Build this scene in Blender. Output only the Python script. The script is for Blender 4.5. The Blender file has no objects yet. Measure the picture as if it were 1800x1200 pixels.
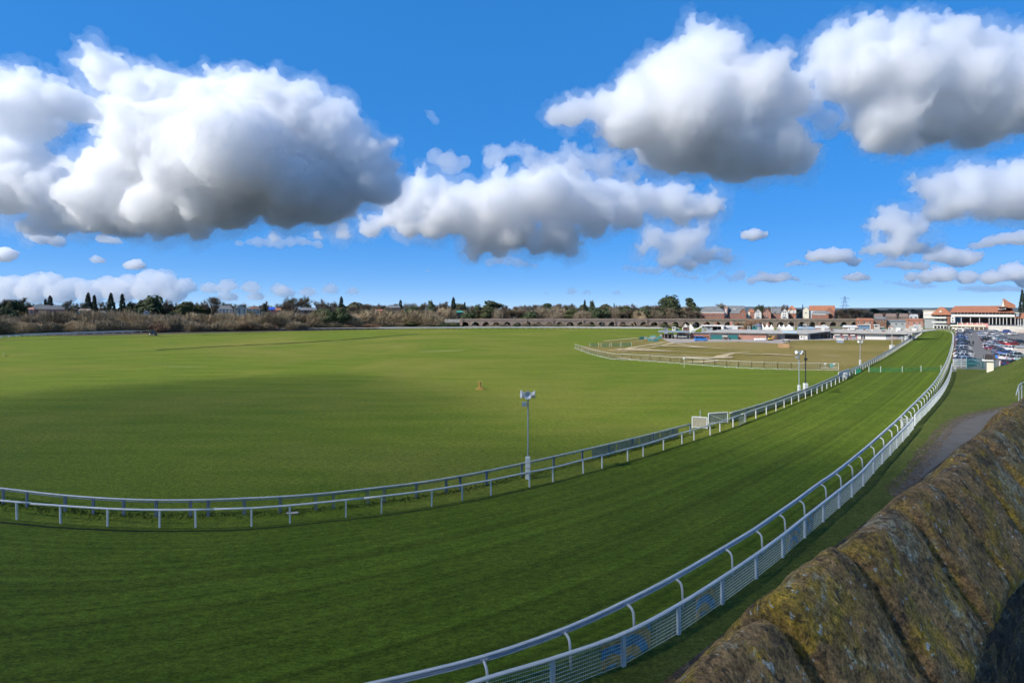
import bpy, bmesh, math, random
import numpy as np
from mathutils import Vector, Matrix

sc = bpy.context.scene
COL = sc.collection
# ------------------------------------------------------------------ camera, sky, sun, exposure
F, HY, H = 900.0, 545.0, 12.0          # focal length in photo pixels, horizon row, eye height above the turf
cam = bpy.data.cameras.new('camera'); co = bpy.data.objects.new('camera', cam); COL.objects.link(co)
cam.sensor_width = 36; cam.lens = 36 * F / 1800; cam.shift_y = -(600 - HY) / 1800
cam.clip_start = .05; cam.clip_end = 90000
co.location = (0, 0, H); co.rotation_euler = (math.pi / 2, 0, 0); sc.camera = co

SUN_EL = math.radians(36); SUN_AZ = math.radians(-116)
SD = Vector((math.sin(SUN_AZ) * math.cos(SUN_EL), math.cos(SUN_AZ) * math.cos(SUN_EL), math.sin(SUN_EL)))
w = bpy.data.worlds.new('World'); sc.world = w; w.use_nodes = True; nt = w.node_tree
sky = nt.nodes.new('ShaderNodeTexSky'); sky.sky_type = 'NISHITA'; sky.sun_disc = False
sky.sun_elevation = SUN_EL; sky.sun_rotation = SUN_AZ
sky.altitude = 0; sky.air_density = .4; sky.dust_density = 0; sky.ozone_density = 10
gm = nt.nodes.new('ShaderNodeGamma'); gm.inputs['Gamma'].default_value = .255
hs = nt.nodes.new('ShaderNodeHueSaturation'); hs.inputs['Saturation'].default_value = 2.38; hs.inputs['Hue'].default_value = .516; hs.inputs['Value'].default_value = 1.86
bg = nt.nodes['Background']; bg.inputs['Strength'].default_value = .15
nt.links.new(sky.outputs[0], gm.inputs[0]); nt.links.new(gm.outputs[0], hs.inputs['Color']); nt.links.new(hs.outputs[0], bg.inputs[0])
sl = bpy.data.lights.new('sun', 'SUN'); sl.energy = 2.6; sl.angle = math.radians(.53); sl.color = (1, .95, .86)
so = bpy.data.objects.new('sun', sl); COL.objects.link(so); so.rotation_euler = (-SD).to_track_quat('-Z', 'Y').to_euler()
vs = sc.view_settings; vs.view_transform = 'Standard'; vs.look = 'None'; vs.exposure = 1.12; vs.gamma = 1; vs.use_curve_mapping = False
cy = sc.cycles
cy.max_bounces = 24; cy.diffuse_bounces = 3; cy.glossy_bounces = 3; cy.transmission_bounces = 4
cy.volume_bounces = 22; cy.transparent_max_bounces = 48; cy.use_denoising = True
cy.use_adaptive_sampling = True; cy.adaptive_threshold = .035; cy.adaptive_min_samples = 20; cy.caustics_reflective = False; cy.caustics_refractive = False
R = random.Random(7)

# ------------------------------------------------------------------ helpers
def G(px, py, z=0.0):                       # a point of the photo that lies at height z
    d = (H - z) * F / (py - HY); return Vector(((px - 900) / F * d, d, z))
def X(px, D): return (px - 900) / F * D
def Z(py, D): return H - (py - HY) / F * D
def at(px, py, D): return Vector((X(px, D), D, Z(py, D)))

def tag(o, label=None, cat=None, group=None, kind=None):
    if label: o['label'] = label
    if cat: o['category'] = cat
    if group: o['group'] = group
    if kind: o['kind'] = kind
    return o
def link(name, me, m=None, parent=None):
    o = bpy.data.objects.new(name, me); COL.objects.link(o)
    if m is not None and me is not None and not me.materials: me.materials.append(m)
    if parent is not None: o.parent = parent
    return o
def empty(name, loc=(0, 0, 0), rz=0):
    o = bpy.data.objects.new(name, None); COL.objects.link(o); o.location = loc; o.rotation_euler = (0, 0, rz); return o
def child(o, parent):                       # parent keeping world coordinates of mesh data (parent unrotated, maybe moved)
    o.parent = parent; o.matrix_parent_inverse = Matrix.Translation(parent.location).inverted(); return o
ORD = 'first second third fourth fifth sixth seventh eighth ninth tenth eleventh twelfth thirteenth fourteenth fifteenth sixteenth seventeenth eighteenth nineteenth twentieth'.split()
def ordw(i):
    if i < 20: return ORD[i]
    if i == 99: return 'hundredth'
    if i > 99: return 'hundred-and-' + ordw(i - 100)
    t = ['twenty', 'thirty', 'forty', 'fifty', 'sixty', 'seventy', 'eighty', 'ninety'][(i + 1) // 10 - 2]
    r = (i + 1) % 10
    return t + '-' + ORD[r - 1] if r else t[:-1] + 'ieth'

class MB:
    def __init__(s): s.v = []; s.f = []
    def add(s, v, f):
        n = len(s.v); s.v += [tuple(p) for p in v]; s.f += [tuple(i + n for i in q) for q in f]; return s
    def box(s, x0, x1, y0, y1, z0, z1):
        return s.add([(x0, y0, z0), (x1, y0, z0), (x1, y1, z0), (x0, y1, z0), (x0, y0, z1), (x1, y0, z1), (x1, y1, z1), (x0, y1, z1)],
                     [(0, 3, 2, 1), (4, 5, 6, 7), (0, 1, 5, 4), (1, 2, 6, 5), (2, 3, 7, 6), (3, 0, 4, 7)])
    def pbox(s, px0, px1, py0, py1, D, th):   # box seen front-on: photo rectangle at depth D
        return s.box(X(px0, D), X(px1, D), D, D + th, Z(py1, D), Z(py0, D))
    def bar(s, a, b, r, n=4, r2=None):
        a = Vector(a); b = Vector(b); d = (b - a)
        if d.length < 1e-6: return s
        q = d.to_track_quat('Z', 'Y'); r2 = r if r2 is None else r2
        v = [a + q @ Vector((r * math.cos(2 * math.pi * (i + .5) / n), r * math.sin(2 * math.pi * (i + .5) / n), 0)) for i in range(n)]
        v += [b + q @ Vector((r2 * math.cos(2 * math.pi * (i + .5) / n), r2 * math.sin(2 * math.pi * (i + .5) / n), 0)) for i in range(n)]
        f = [(i, (i + 1) % n, n + (i + 1) % n, n + i) for i in range(n)] + [tuple(range(n - 1, -1, -1)), tuple(range(n, 2 * n))]
        return s.add(v, f)
    def sweep(s, pts, rw, rh=None, n=8):      # an elliptical tube along a polyline
        rh = rw if rh is None else rh; pts = [Vector(p) for p in pts]; v = []; f = []
        for i, p in enumerate(pts):
            t = (pts[min(i + 1, len(pts) - 1)] - pts[max(i - 1, 0)]).normalized()
            side = t.cross(Vector((0, 0, 1)))
            side = side.normalized() if side.length > .05 else Vector((1, 0, 0)) if i == 0 else side0
            up = side.cross(t).normalized(); side0 = side
            v += [p + side * rw * math.cos(2 * math.pi * k / n) + up * rh * math.sin(2 * math.pi * k / n) for k in range(n)]
        for i in range(len(pts) - 1):
            f += [(i * n + k, i * n + (k + 1) % n, (i + 1) * n + (k + 1) % n, (i + 1) * n + k) for k in range(n)]
        f += [tuple(range(n - 1, -1, -1)), tuple((len(pts) - 1) * n + k for k in range(n))]
        return s.add(v, f)
    def prism(s, poly, axis, a, b):           # polygon (u,v) extruded along axis 'x' or 'y'
        mk = (lambda u, v, t: (t, u, v)) if axis == 'x' else (lambda u, v, t: (u, t, v))
        n = len(poly); v = [mk(u, q, a) for u, q in poly] + [mk(u, q, b) for u, q in poly]
        return s.add(v, [(i, (i + 1) % n, n + (i + 1) % n, n + i) for i in range(n)] + [tuple(range(n - 1, -1, -1)), tuple(range(n, 2 * n))])
    def mesh(s, name):
        me = bpy.data.meshes.new(name); me.from_pydata(s.v, [], s.f); me.update(); return me
    def build(s, name, m, parent=None, smooth=False):
        me = s.mesh(name); bm = bmesh.new(); bm.from_mesh(me); bmesh.ops.recalc_face_normals(bm, faces=bm.faces); bm.to_mesh(me); bm.free()
        if smooth: me.polygons.foreach_set('use_smooth', [True] * len(me.polygons))
        me.materials.append(m); o = bpy.data.objects.new(name, me); COL.objects.link(o)
        if parent is not None: child(o, parent)
        return o

def catmull(pts, step):
    P = [Vector(p) for p in pts]; P = [P[0] * 2 - P[1]] + P + [P[-1] * 2 - P[-2]]; out = []
    for i in range(1, len(P) - 2):
        n = max(2, int((P[i + 1] - P[i]).length / step * 2))
        for k in range(n):
            t = k / n; a, b, c, d = P[i - 1], P[i], P[i + 1], P[i + 2]
            out.append(.5 * ((2 * b) + (c - a) * t + (2 * a - 5 * b + 4 * c - d) * t * t + (3 * b - a - 3 * c + d) * t ** 3))
    out.append(P[-2]); return out
def resample(pts, step):
    out = [pts[0].copy()]; acc = 0
    for a, b in zip(pts, pts[1:]):
        L = (b - a).length
        while acc + L >= step:
            t = (step - acc) / L; a = a.lerp(b, t); out.append(a.copy()); L = (b - a).length; acc = 0
        acc += L
    return out
def tang(pts, i):
    return (pts[min(i + 1, len(pts) - 1)] - pts[max(i - 1, 0)]).normalized()

# ------------------------------------------------------------------ materials
def nodes(m):
    m.use_nodes = True; t = m.node_tree; return t, t.nodes, t.links, t.nodes['Principled BSDF']
MATS = {}
def M(name, col, rough=.6, var=0.0, scale=2.0, bump=0.0, metal=0.0, spec=.4, bscale=None, alpha=1.0, rnd=0.0):
    if name in MATS: return MATS[name]
    m = bpy.data.materials.new(name); t, N, L, b = nodes(m)
    b.inputs['Base Color'].default_value = (*col, 1); b.inputs['Roughness'].default_value = rough
    b.inputs['Metallic'].default_value = metal; b.inputs['Specular IOR Level'].default_value = spec
    if alpha < 1: b.inputs['Alpha'].default_value = alpha
    if var or bump:
        g = N.new('ShaderNodeNewGeometry'); n = N.new('ShaderNodeTexNoise'); n.inputs['Scale'].default_value = scale
        n.inputs['Detail'].default_value = 6; n.inputs['Roughness'].default_value = .65
        L.new(g.outputs['Position'], n.inputs['Vector'])
        if var:
            r = N.new('ShaderNodeMapRange'); r.inputs[1].default_value = .25; r.inputs[2].default_value = .75
            r.inputs[3].default_value = 1 - var; r.inputs[4].default_value = 1 + var; L.new(n.outputs[0], r.inputs[0])
            x = N.new('ShaderNodeMix'); x.data_type = 'RGBA'; x.blend_type = 'MULTIPLY'; x.inputs['Factor'].default_value = 1
            x.inputs['A'].default_value = (*col, 1); L.new(r.outputs[0], x.inputs['B']); L.new(x.outputs['Result'], b.inputs['Base Color'])
        if bump:
            bp = N.new('ShaderNodeBump'); bp.inputs['Strength'].default_value = bump; bp.inputs['Distance'].default_value = .02
            if bscale:
                n2 = N.new('ShaderNodeTexNoise'); n2.inputs['Scale'].default_value = bscale; n2.inputs['Detail'].default_value = 5
                L.new(g.outputs['Position'], n2.inputs['Vector']); L.new(n2.outputs[0], bp.inputs['Height'])
            else: L.new(n.outputs[0], bp.inputs['Height'])
            L.new(bp.outputs[0], b.inputs['Normal'])
    if rnd:
        oi = N.new('ShaderNodeObjectInfo'); h = N.new('ShaderNodeHueSaturation')
        r = N.new('ShaderNodeMapRange'); r.inputs[3].default_value = 1 - rnd; r.inputs[4].default_value = 1 + rnd
        L.new(oi.outputs['Random'], r.inputs[0]); L.new(r.outputs[0], h.inputs['Value'])
        src = b.inputs['Base Color'].links[0].from_socket if b.inputs['Base Color'].links else None
        if src: L.new(src, h.inputs['Color'])
        else: h.inputs['Color'].default_value = (*col, 1)
        L.new(h.outputs[0], b.inputs['Base Color'])
    MATS[name] = m; return m

def noise(N, L, vec, scale, detail=4, rough=.6, dist=0.0):
    n = N.new('ShaderNodeTexNoise'); n.inputs['Scale'].default_value = scale; n.inputs['Detail'].default_value = detail
    n.inputs['Roughness'].default_value = rough; n.inputs['Distortion'].default_value = dist; L.new(vec, n.inputs['Vector']); return n.outputs[0]
def rng(N, L, v, a, b, c=0.0, d=1.0):
    r = N.new('ShaderNodeMapRange'); r.inputs[1].default_value = a; r.inputs[2].default_value = b; r.inputs[3].default_value = c; r.inputs[4].default_value = d
    L.new(v, r.inputs[0]); return r.outputs[0]
def mixc(N, L, f, a, b, mode='MIX'):
    x = N.new('ShaderNodeMix'); x.data_type = 'RGBA'; x.blend_type = mode
    for s, val in (('Factor', f), ('A', a), ('B', b)):
        if isinstance(val, tuple): x.inputs[s].default_value = (*val, 1)
        elif isinstance(val, (int, float)): x.inputs[s].default_value = val
        else: L.new(val, x.inputs[s])
    return x.outputs['Result']
def scaled(N, L, vec, s):
    mp = N.new('ShaderNodeMapping'); mp.inputs['Scale'].default_value = s; L.new(vec, mp.inputs['Vector']); return mp.outputs[0]

def grass_mat(name, base, light, dry, dry_amt=.5, track=False):
    m = bpy.data.materials.new(name); t, N, L, b = nodes(m)
    g = N.new('ShaderNodeNewGeometry'); P = g.outputs['Position']
    big = noise(N, L, P, .018, 5, .6, .6); mid = noise(N, L, scaled(N, L, P, (.22, .5, .3) if track else (.07, .34, .3)), 1, 5, .62)
    small = noise(N, L, scaled(N, L, P, (2.2, 5, 1)), 1, 4, .6); fine = noise(N, L, scaled(N, L, P, (7, 14, 1)), 1, 6, .72)
    c = mixc(N, L, rng(N, L, mid, .36, .64), base, light)
    c = mixc(N, L, rng(N, L, big, .46, .64, 0, dry_amt), c, dry)
    dk = rng(N, L, small, .28, .72, .60, 1.36); c = mixc(N, L, 1.0, c, dk, 'MULTIPLY')
    dk = rng(N, L, fine, .3, .7, .42 if track else .30, 1.55 if track else 1.72); c = mixc(N, L, 1.0, c, dk, 'MULTIPLY')
    if track:
        uv = N.new('ShaderNodeUVMap')
        st = noise(N, L, scaled(N, L, uv.outputs[0], (.005, .8, 1)), 1, 3, .6)
        c = mixc(N, L, 1.0, c, rng(N, L, st, .36, .64, .80, 1.20), 'MULTIPLY')
        st2 = noise(N, L, scaled(N, L, uv.outputs[0], (.012, 2.6, 1)), 1, 2, .6)
        c = mixc(N, L, 1.0, c, rng(N, L, st2, .34, .66, .84, 1.17), 'MULTIPLY')
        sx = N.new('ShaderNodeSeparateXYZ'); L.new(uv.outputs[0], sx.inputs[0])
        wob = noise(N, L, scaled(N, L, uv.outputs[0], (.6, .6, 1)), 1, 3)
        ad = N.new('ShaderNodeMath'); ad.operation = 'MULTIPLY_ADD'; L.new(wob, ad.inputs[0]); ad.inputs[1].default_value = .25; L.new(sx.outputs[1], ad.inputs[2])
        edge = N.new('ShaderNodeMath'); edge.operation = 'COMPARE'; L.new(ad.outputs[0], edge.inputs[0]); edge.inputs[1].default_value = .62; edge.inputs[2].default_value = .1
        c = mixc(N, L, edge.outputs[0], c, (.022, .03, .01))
    L.new(c, b.inputs['Base Color']); b.inputs['Roughness'].default_value = .95; b.inputs['Specular IOR Level'].default_value = .12
    bp = N.new('ShaderNodeBump'); bp.inputs['Strength'].default_value = .8; bp.inputs['Distance'].default_value = .10
    L.new(fine, bp.inputs['Height']); bp2 = N.new('ShaderNodeBump'); bp2.inputs['Strength'].default_value = .55; bp2.inputs['Distance'].default_value = .25
    L.new(small, bp2.inputs['Height']); L.new(bp.outputs[0], bp2.inputs['Normal']); L.new(bp2.outputs[0], b.inputs['Normal'])
    return m
GRASS = grass_mat('field_grass', (.115, .168, .013), (.165, .206, .020), (.26, .23, .050), .6)
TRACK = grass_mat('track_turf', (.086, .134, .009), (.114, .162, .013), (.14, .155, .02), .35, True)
VERGE = grass_mat('verge_grass', (.075, .105, .016), (.105, .128, .026), (.14, .12, .04), .6)
DRYG = grass_mat('dry_grass', (.185, .160, .034), (.225, .185, .048), (.31, .235, .09), .8)
WHITE = M('white_rail_plastic', (.64, .64, .62), .35, .06, 1.5)
WHITE2 = M('white_painted_metal', (.62, .63, .64), .4, .14, 3.0)
GALV = M('galvanised_steel', (.42, .46, .50), .45, .12, 4.0, metal=.4)
TAN = M('worn_tan_track', (.50, .40, .24), .95, .35, .6, .4)
TARMAC = M('car_park_tarmac', (.16, .155, .15), .9, .16, .25)
ASPH = M('path_asphalt', (.092, .086, .078), .9, .28, .9, .35, bscale=14)
DIRT = M('bare_dirt', (.12, .09, .055), .95, .4, 1.2, .5)
def ragged(m, sc_, lo, hi):
    t, N, L, b = nodes(m); g = N.new('ShaderNodeNewGeometry'); L.new(rng(N, L, noise(N, L, g.outputs['Position'], sc_, 6, .7), lo, hi), b.inputs['Alpha'])
ragged(DIRT, 1.6, .40, .60); ragged(TAN, .55, .30, .44)
GRAVEL = M('gravel_apron', (.36, .315, .28), .95, .15, .5)
BRICK = M('red_brick', (.29, .13, .09), .85, .25, 1.2)
BRICKD = M('dark_brick', (.17, .10, .075), .9, .3, .8)
PINKB = M('pink_brick', (.40, .20, .15), .85, .2, 1.0)
SLATE = M('grey_slate', (.17, .18, .19), .7, .2, .9)
REDT = M('red_roof_tile', (.36, .15, .085), .75, .18, .7)
CREAM = M('cream_render', (.66, .62, .5), .8, .08, .6)
WREN = M('white_render', (.62, .61, .58), .75, .06, .6)
DGLASS = M('dark_window_glass', (.03, .035, .045), .12, spec=.6)
BLUEGL = M('blue_glass', (.12, .22, .34), .15, spec=.6)
CANVAS = M('white_tent_canvas', (.72, .71, .68), .7)
DARK = M('dark_metal', (.03, .032, .036), .5)
GREYM = M('grey_cladding', (.30, .32, .34), .6, .12, .8)
LGREY = M('light_grey_sheet', (.43, .405, .365), .8, .12, .8)
TEAL = M('teal_container', (.03, .17, .17), .6, .12, 1.0)
CONC = M('pale_concrete', (.52, .49, .44), .9, .15, .5)
PINKS = M('pink_seating', (.55, .26, .24), .8, .15, 1.5)

# ------------------------------------------------------------------ sky with cumulus clouds
_i = bmesh.new(); bmesh.ops.create_icosphere(_i, subdivisions=3, radius=1)
IV = np.array([v.co[:] for v in _i.verts]); IF = np.array([[v.index for v in f.verts] for f in _i.faces]); _i.free()
_i = bmesh.new(); bmesh.ops.create_icosphere(_i, subdivisions=2, radius=1)
IV2 = np.array([v.co[:] for v in _i.verts]); IF2 = np.array([[v.index for v in f.verts] for f in _i.faces]); _i.free()
TS = 1.3
def cloud_mat(name, density, g=.5):
    m = bpy.data.materials.new(name); m.use_nodes = True; n = m.node_tree; n.nodes.clear()
    o = n.nodes.new('ShaderNodeOutputMaterial'); v = n.nodes.new('ShaderNodeVolumeScatter')
    v.inputs['Color'].default_value = (1, 1, 1, 1); v.inputs['Density'].default_value = density; v.inputs['Anisotropy'].default_value = g
    n.links.new(v.outputs[0], o.inputs['Volume']); m.cycles.homogeneous_volume = True
    return m
def cloud(label, D, blobs, tau=6.0, vox=2.4, amp=1.0, seed=1, deep=1.25, pos=None, flat=None, grow=1.05, detail=1.0, fringe=False):
    rnd = random.Random(seed); V = []; Fa = []; n = 0; k = D / F
    for b in blobs:
        if pos: c = Vector(b[:3]); r = b[3]
        else: c = Vector((X(b[0], D), D, Z(b[1], D))); r = b[2] * k
        for j in range(2):
            s = (1 if j == 0 else .82) * (.93 if fringe else 1); o = Vector((0, 0, 0)) if j == 0 else Vector((rnd.uniform(-.25, .25) * r, rnd.uniform(-1, 1) * r * .9, rnd.uniform(-.12, .12) * r))
            sq = flat or .92
            V.append(IV * (r * s * grow) * np.array([1.0, deep, sq]) + np.array((c + o)[:])); Fa.append(IF + n); n += len(IV)
        if pos: continue
        def bud(c0, r0, lev):
            nonlocal n
            for q in range(7 if lev == 0 else 4):
                u = Vector((rnd.gauss(0, 1), rnd.gauss(0, 1), rnd.gauss(.25, .9))).normalized()
                if u.z < -.35: u.z *= -.5
                c1 = c0 + Vector((u.x, u.y * deep, u.z * sq)) * r0 * rnd.uniform(.82, 1.0); r1 = r0 * rnd.uniform(.26, .44)
                V.append(IV2 * r1 + np.array(c1[:])); Fa.append(IF2 + n); n += len(IV2)
                if lev == 0 and r0 / k > 20: bud(c1, r1, 1)
        bud(c, r * grow * (.93 if fringe else 1), 0)
    V = np.concatenate(V); Fa = np.concatenate(Fa)
    ctr = V.mean(0); V = V - ctr
    me = bpy.data.meshes.new('cloud'); me.from_pydata(V.tolist(), [], Fa.tolist()); ob = bpy.data.objects.new('cloud', me); COL.objects.link(ob); ob.location = ctr
    m = ob.modifiers.new('union', 'REMESH'); m.mode = 'VOXEL'; m.voxel_size = vox * k
    off = empty('cloud_noise_origin', (rnd.uniform(-9, 9) * 100 * k, rnd.uniform(-9, 9) * 100 * k, 0)) if False else None
    def disp(i, s, a, hard, d):
        t = bpy.data.textures.new(f'cloud_noise_{seed}_{i}', 'CLOUDS'); t.noise_scale = s * k * detail; t.noise_depth = d
        t.noise_type = 'HARD_NOISE' if hard else 'SOFT_NOISE'; t.noise_basis = 'IMPROVED_PERLIN'
        q = ob.modifiers.new(f'puff{i}', 'DISPLACE'); q.texture = t; q.strength = a * k * amp; q.mid_level = .42; q.texture_coords = 'GLOBAL'
    for i, (s, a, hd, d) in enumerate([(80, 22, True, 1), (32, 16, True, 1), (13, 13, True, 2), (6, 9, False, 2)]): disp(i, s, a, hd, d)
    m = ob.modifiers.new('clean', 'REMESH'); m.mode = 'VOXEL'; m.voxel_size = vox * k * .85
    disp(9, 5, 9, False, 3)
    me.materials.append(cloud_mat('cloud_vapour', TS * tau / (100 * k)))
    if fringe and not pos:                       # torn translucent vapour round the dense body
        fm = bpy.data.meshes.new('wisp_fringe'); fm.from_pydata((V * 1.0).tolist(), [], Fa.tolist()); fo = bpy.data.objects.new('wisp_fringe', fm); COL.objects.link(fo); fo.parent = ob
        m = fo.modifiers.new('union', 'REMESH'); m.mode = 'VOXEL'; m.voxel_size = vox * k * 1.1
        for i, (s, a, d, mid) in enumerate([(46, 34 * amp, 2, .40), (17, 26 * amp, 2, .44), (7, 13 * amp, 2, .5)]):
            t = bpy.data.textures.new(f'wisp_noise_{seed}_{i}', 'CLOUDS'); t.noise_scale = s * k * detail; t.noise_depth = d; t.noise_type = 'SOFT_NOISE'; t.noise_basis = 'IMPROVED_PERLIN'; t.contrast = 1.6
            q = fo.modifiers.new(f'wisp{i}', 'DISPLACE'); q.texture = t; q.strength = a * k; q.mid_level = mid; q.texture_coords = 'GLOBAL'
        m = fo.modifiers.new('clean', 'REMESH'); m.mode = 'VOXEL'; m.voxel_size = vox * k
        fm.materials.append(cloud_mat('thin_cloud_vapour', TS * tau * .075 / (100 * k)))
    return tag(ob, label, 'cloud', 'cumulus clouds')
CLOUDS = [
 ('largest grey bellied cumulus cloud filling the upper left sky', 5000, 6, [(190,130,45),(250,165,50),(60,175,48),(15,195,60),(112,178,42),(310,165,45),(420,165,38),(380,190,60),(460,190,60),(545,188,45),(520,220,80),(590,245,70),(640,285,60),(660,325,50),(470,280,110),(380,300,110),(560,330,80),(300,260,90),(268,235,62),(30,285,58),(100,345,60),(200,360,70),(300,370,58),(400,365,55),(500,365,50),(60,400,28),(110,392,30),(160,385,40),(200,398,30),(350,405,26),(280,400,30),(10,330,60),(-5,258,40),(75,312,42),(210,310,65),(690,250,12)]),
 ('tall pointed white cumulus cloud above the red roofed houses', 4500, 6, [(980,200,28),(1010,195,33),(1060,190,38),(1230,65,33),(1215,38,17),(1250,110,58),(1180,130,55),(1120,175,55),(1100,220,55),(1200,200,100),(1300,180,85),(1340,130,33),(1380,180,48),(1280,250,70),(1180,260,55),(1350,260,65),(1400,285,35),(1300,300,33),(1225,290,28)]),
 ('big white cumulus cloud cut by the top right edge', 4300, 6, [(1460,80,38),(1420,125,22),(1520,70,42),(1590,55,38),(1650,80,48),(1720,90,48),(1780,100,48),(1500,130,60),(1580,140,80),(1680,150,80),(1770,170,70),(1560,210,60),(1650,215,50),(1730,220,50),(1800,210,40),(1580,258,25),(1540,240,28),(1850,150,80)]),
 ('long low cumulus cloud with flat grey base over the middle of the field', 7000, 6.5, [(740,345,46),(700,375,38),(800,370,55),(880,365,65),(960,345,60),(1030,355,52),(900,410,44),(980,418,40),(850,405,45),(950,310,30),(1000,310,30),(780,350,32),(650,398,26),(600,410,20),(560,416,14),(480,420,16),(830,446,20),(1050,375,40),(1000,440,20),(940,438,24),(880,440,24),(760,400,36),(720,402,28),(1045,402,28),(690,340,20),(1010,285,18)]),
 ('rounded cloud tucked below the tall pointed cloud', 7600, 6, [(1100,375,42),(1180,352,42),(1240,365,34),(1130,342,28),(1060,340,40),(1200,378,32),(1100,345,35)]),
 ('white cloud at the right edge, above the stand spire', 7000, 6, [(1700,320,42),(1640,330,32),(1605,315,14),(1670,360,38),(1740,340,48),(1790,310,40),(1800,350,50),(1740,372,28),(1660,375,18),(1860,340,60)]),
 ('small two tiered cloud above the far end of the track', 8500, 6, [(1570,382,30),(1610,400,26),(1540,400,18),(1620,385,20),(1580,412,26),(1600,434,24),(1540,437,22),(1570,437,24),(1640,440,16)]),
 ('layered grey cloud over the white marquees', 9000, 4.5, [(1200,425,36),(1150,415,28),(1230,410,26),(1180,455,28),(1240,450,28),(1280,455,18),(1130,440,18),(1215,468,18)]),
 ('thin veil of cloud between the two middle clouds', 6000, 1.9, [(870,275,26),(905,265,20),(930,272,25),(965,280,22),(1000,272,26),(1035,285,26),(1060,292,32),(1010,300,26),(1110,310,24),(940,292,22),(1085,275,18)]),
 ('small ragged cloud puff left of the thin veil', 6000, 1.8, [(765,275,18),(790,288,22),(815,285,14)]),
 ('tiny wisp of cloud alone in the blue middle sky', 6000, 1.2, [(757,202,12),(765,212,10)]),
 ('small ragged cloud trailing off the tall pointed cloud', 4500, 2.2, [(1425,195,20),(1452,212,22),(1460,235,14)]),
 ('small round white cloud beside the layered grey cloud', 9500, 6, [(1325,412,15),(1310,413,11),(1340,413,11)]),
 ('small puffy cloud over the electricity pylon', 11000, 5, [(1460,450,17),(1430,451,14),(1480,449,16),(1500,460,12),(1445,447,14)]),
 ('small flat cloud just above the far roofs', 13000, 5, [(1505,486,12),(1490,488,9),(1522,488,9)]),
 ('grey cloud bank low above the track end', 12000, 4, [(1660,447,18),(1690,456,18),(1712,452,14),(1635,450,12)]),
 ('row of low white clouds just above the grandstand roof', 14000, 4.5, [(1630,487,15),(1600,487,12),(1660,482,18),(1700,487,16),(1740,488,16),(1780,478,20),(1805,490,18),(1840,480,22)]),
 ('low hazy cloud right of the layered grey cloud', 13000, 3.5, [(1380,486,12),(1360,490,12),(1340,487,12),(1400,491,8),(1320,494,9)]),
 ('small lone white cloud above the pink house', 9500, 5, [(235,465,12),(224,467,8),(246,467,9)]),
 ('cloud puff at the left edge of the sky', 9500, 5, [(10,448,16),(-5,450,15)]),
 ('tiny cloud left of the lone white cloud', 9500, 4, [(170,456,9),(178,458,7)]),
 ('long bank of white clouds behind the trees at far left', 18000, 4, [(0,500,19),(25,498,19),(60,497,20),(90,494,19),(128,501,18),(160,504,16),(190,499,19),(228,496,18),(265,490,21),(290,495,20),(325,503,17),(10,518,22),(60,514,24),(110,516,22),(160,516,22),(210,514,24),(260,514,24),(305,516,20)]),
 ('bank of small clouds behind the trees left of centre', 18000, 3.6, [(370,506,13),(400,502,14),(440,504,14),(490,506,12),(500,512,14),(540,513,12),(580,508,12),(620,512,10),(400,520,14),(450,520,12)]),
 ('faint cloud streak low over the middle trees', 15000, 1.6, [(690,480,5),(720,478,5),(750,476,6),(780,474,5),(810,473,5),(660,482,4)]),
 ('soft cloud strip under the layered grey cloud', 12000, 2.4, [(1100,470,9),(1125,474,11),(1155,476,12),(1190,482,10),(1220,488,9),(1175,470,9)]),
 ('thin flat cloud between the layered cloud and the round white cloud', 12500, 2.6, [(1270,480,9),(1300,484,11),(1285,492,8),(1245,492,8)]),
 ('small grey cloud shelf left of the pylon cloud', 12500, 3, [(1400,462,9),(1385,466,8),(1418,464,7)]),
 ('pale cloud strip low over the red roofed hall', 15000, 2, [(1420,500,6),(1440,502,7),(1462,503,6),(1400,503,5)]),
 ('grey cloud shelf under the two tiered cloud', 11500, 3.4, [(1560,462,10),(1590,466,12),(1620,468,11),(1545,466,8)]),
 ('hazy cloud strip right of the small flat cloud', 15000, 2.2, [(1560,496,7),(1585,499,9),(1615,502,9),(1640,503,8)]),
 ('grey cloud shelf under the right edge cloud', 10500, 3.6, [(1740,425,12),(1765,420,15),(1795,418,18),(1715,432,10),(1830,420,20)]),
 ('low cloud strip over the spire', 16000, 2.4, [(1690,508,8),(1715,507,10),(1740,508,10),(1765,507,10),(1790,507,10),(1815,508,11)]),
 ('pale ragged cloud under the long low cloud', 8500, 2.2, [(880,455,14),(910,462,13),(860,462,11),(940,468,9)]),
 ('pale cloud shelf below the largest cloud', 8500, 2.6, [(455,425,12),(490,428,13),(530,424,12),(560,430,9),(420,428,9)]),
 ('ragged cloud foot at the lower left of the largest cloud', 6500, 3, [(75,418,16),(100,424,13),(55,412,12)]),
 ('small cloud scrap right of the ragged cloud foot', 6500, 3, [(180,420,12),(192,422,10),(205,424,9)]),
 ('faint low cloud over the viaduct', 18000, 2.6, [(1006,512,9),(1030,514,8),(960,515,6),(1085,514,8)]),
]
LIST = []
for lab, D, tau, bl in CLOUDS:
    if lab.startswith(('bank of small', 'faint')):
        bl = sorted(bl)
        for k, b in enumerate(bl): LIST.append((f'{lab}, {ordw(k)} puff from its left end', D, tau, [b, (b[0] + b[2] * .8, b[1] + b[2] * .15, b[2] * .7), (b[0] - b[2] * .8, b[1] + b[2] * .2, b[2] * .65)]))
    else: LIST.append((lab, D, tau, bl))
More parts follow.
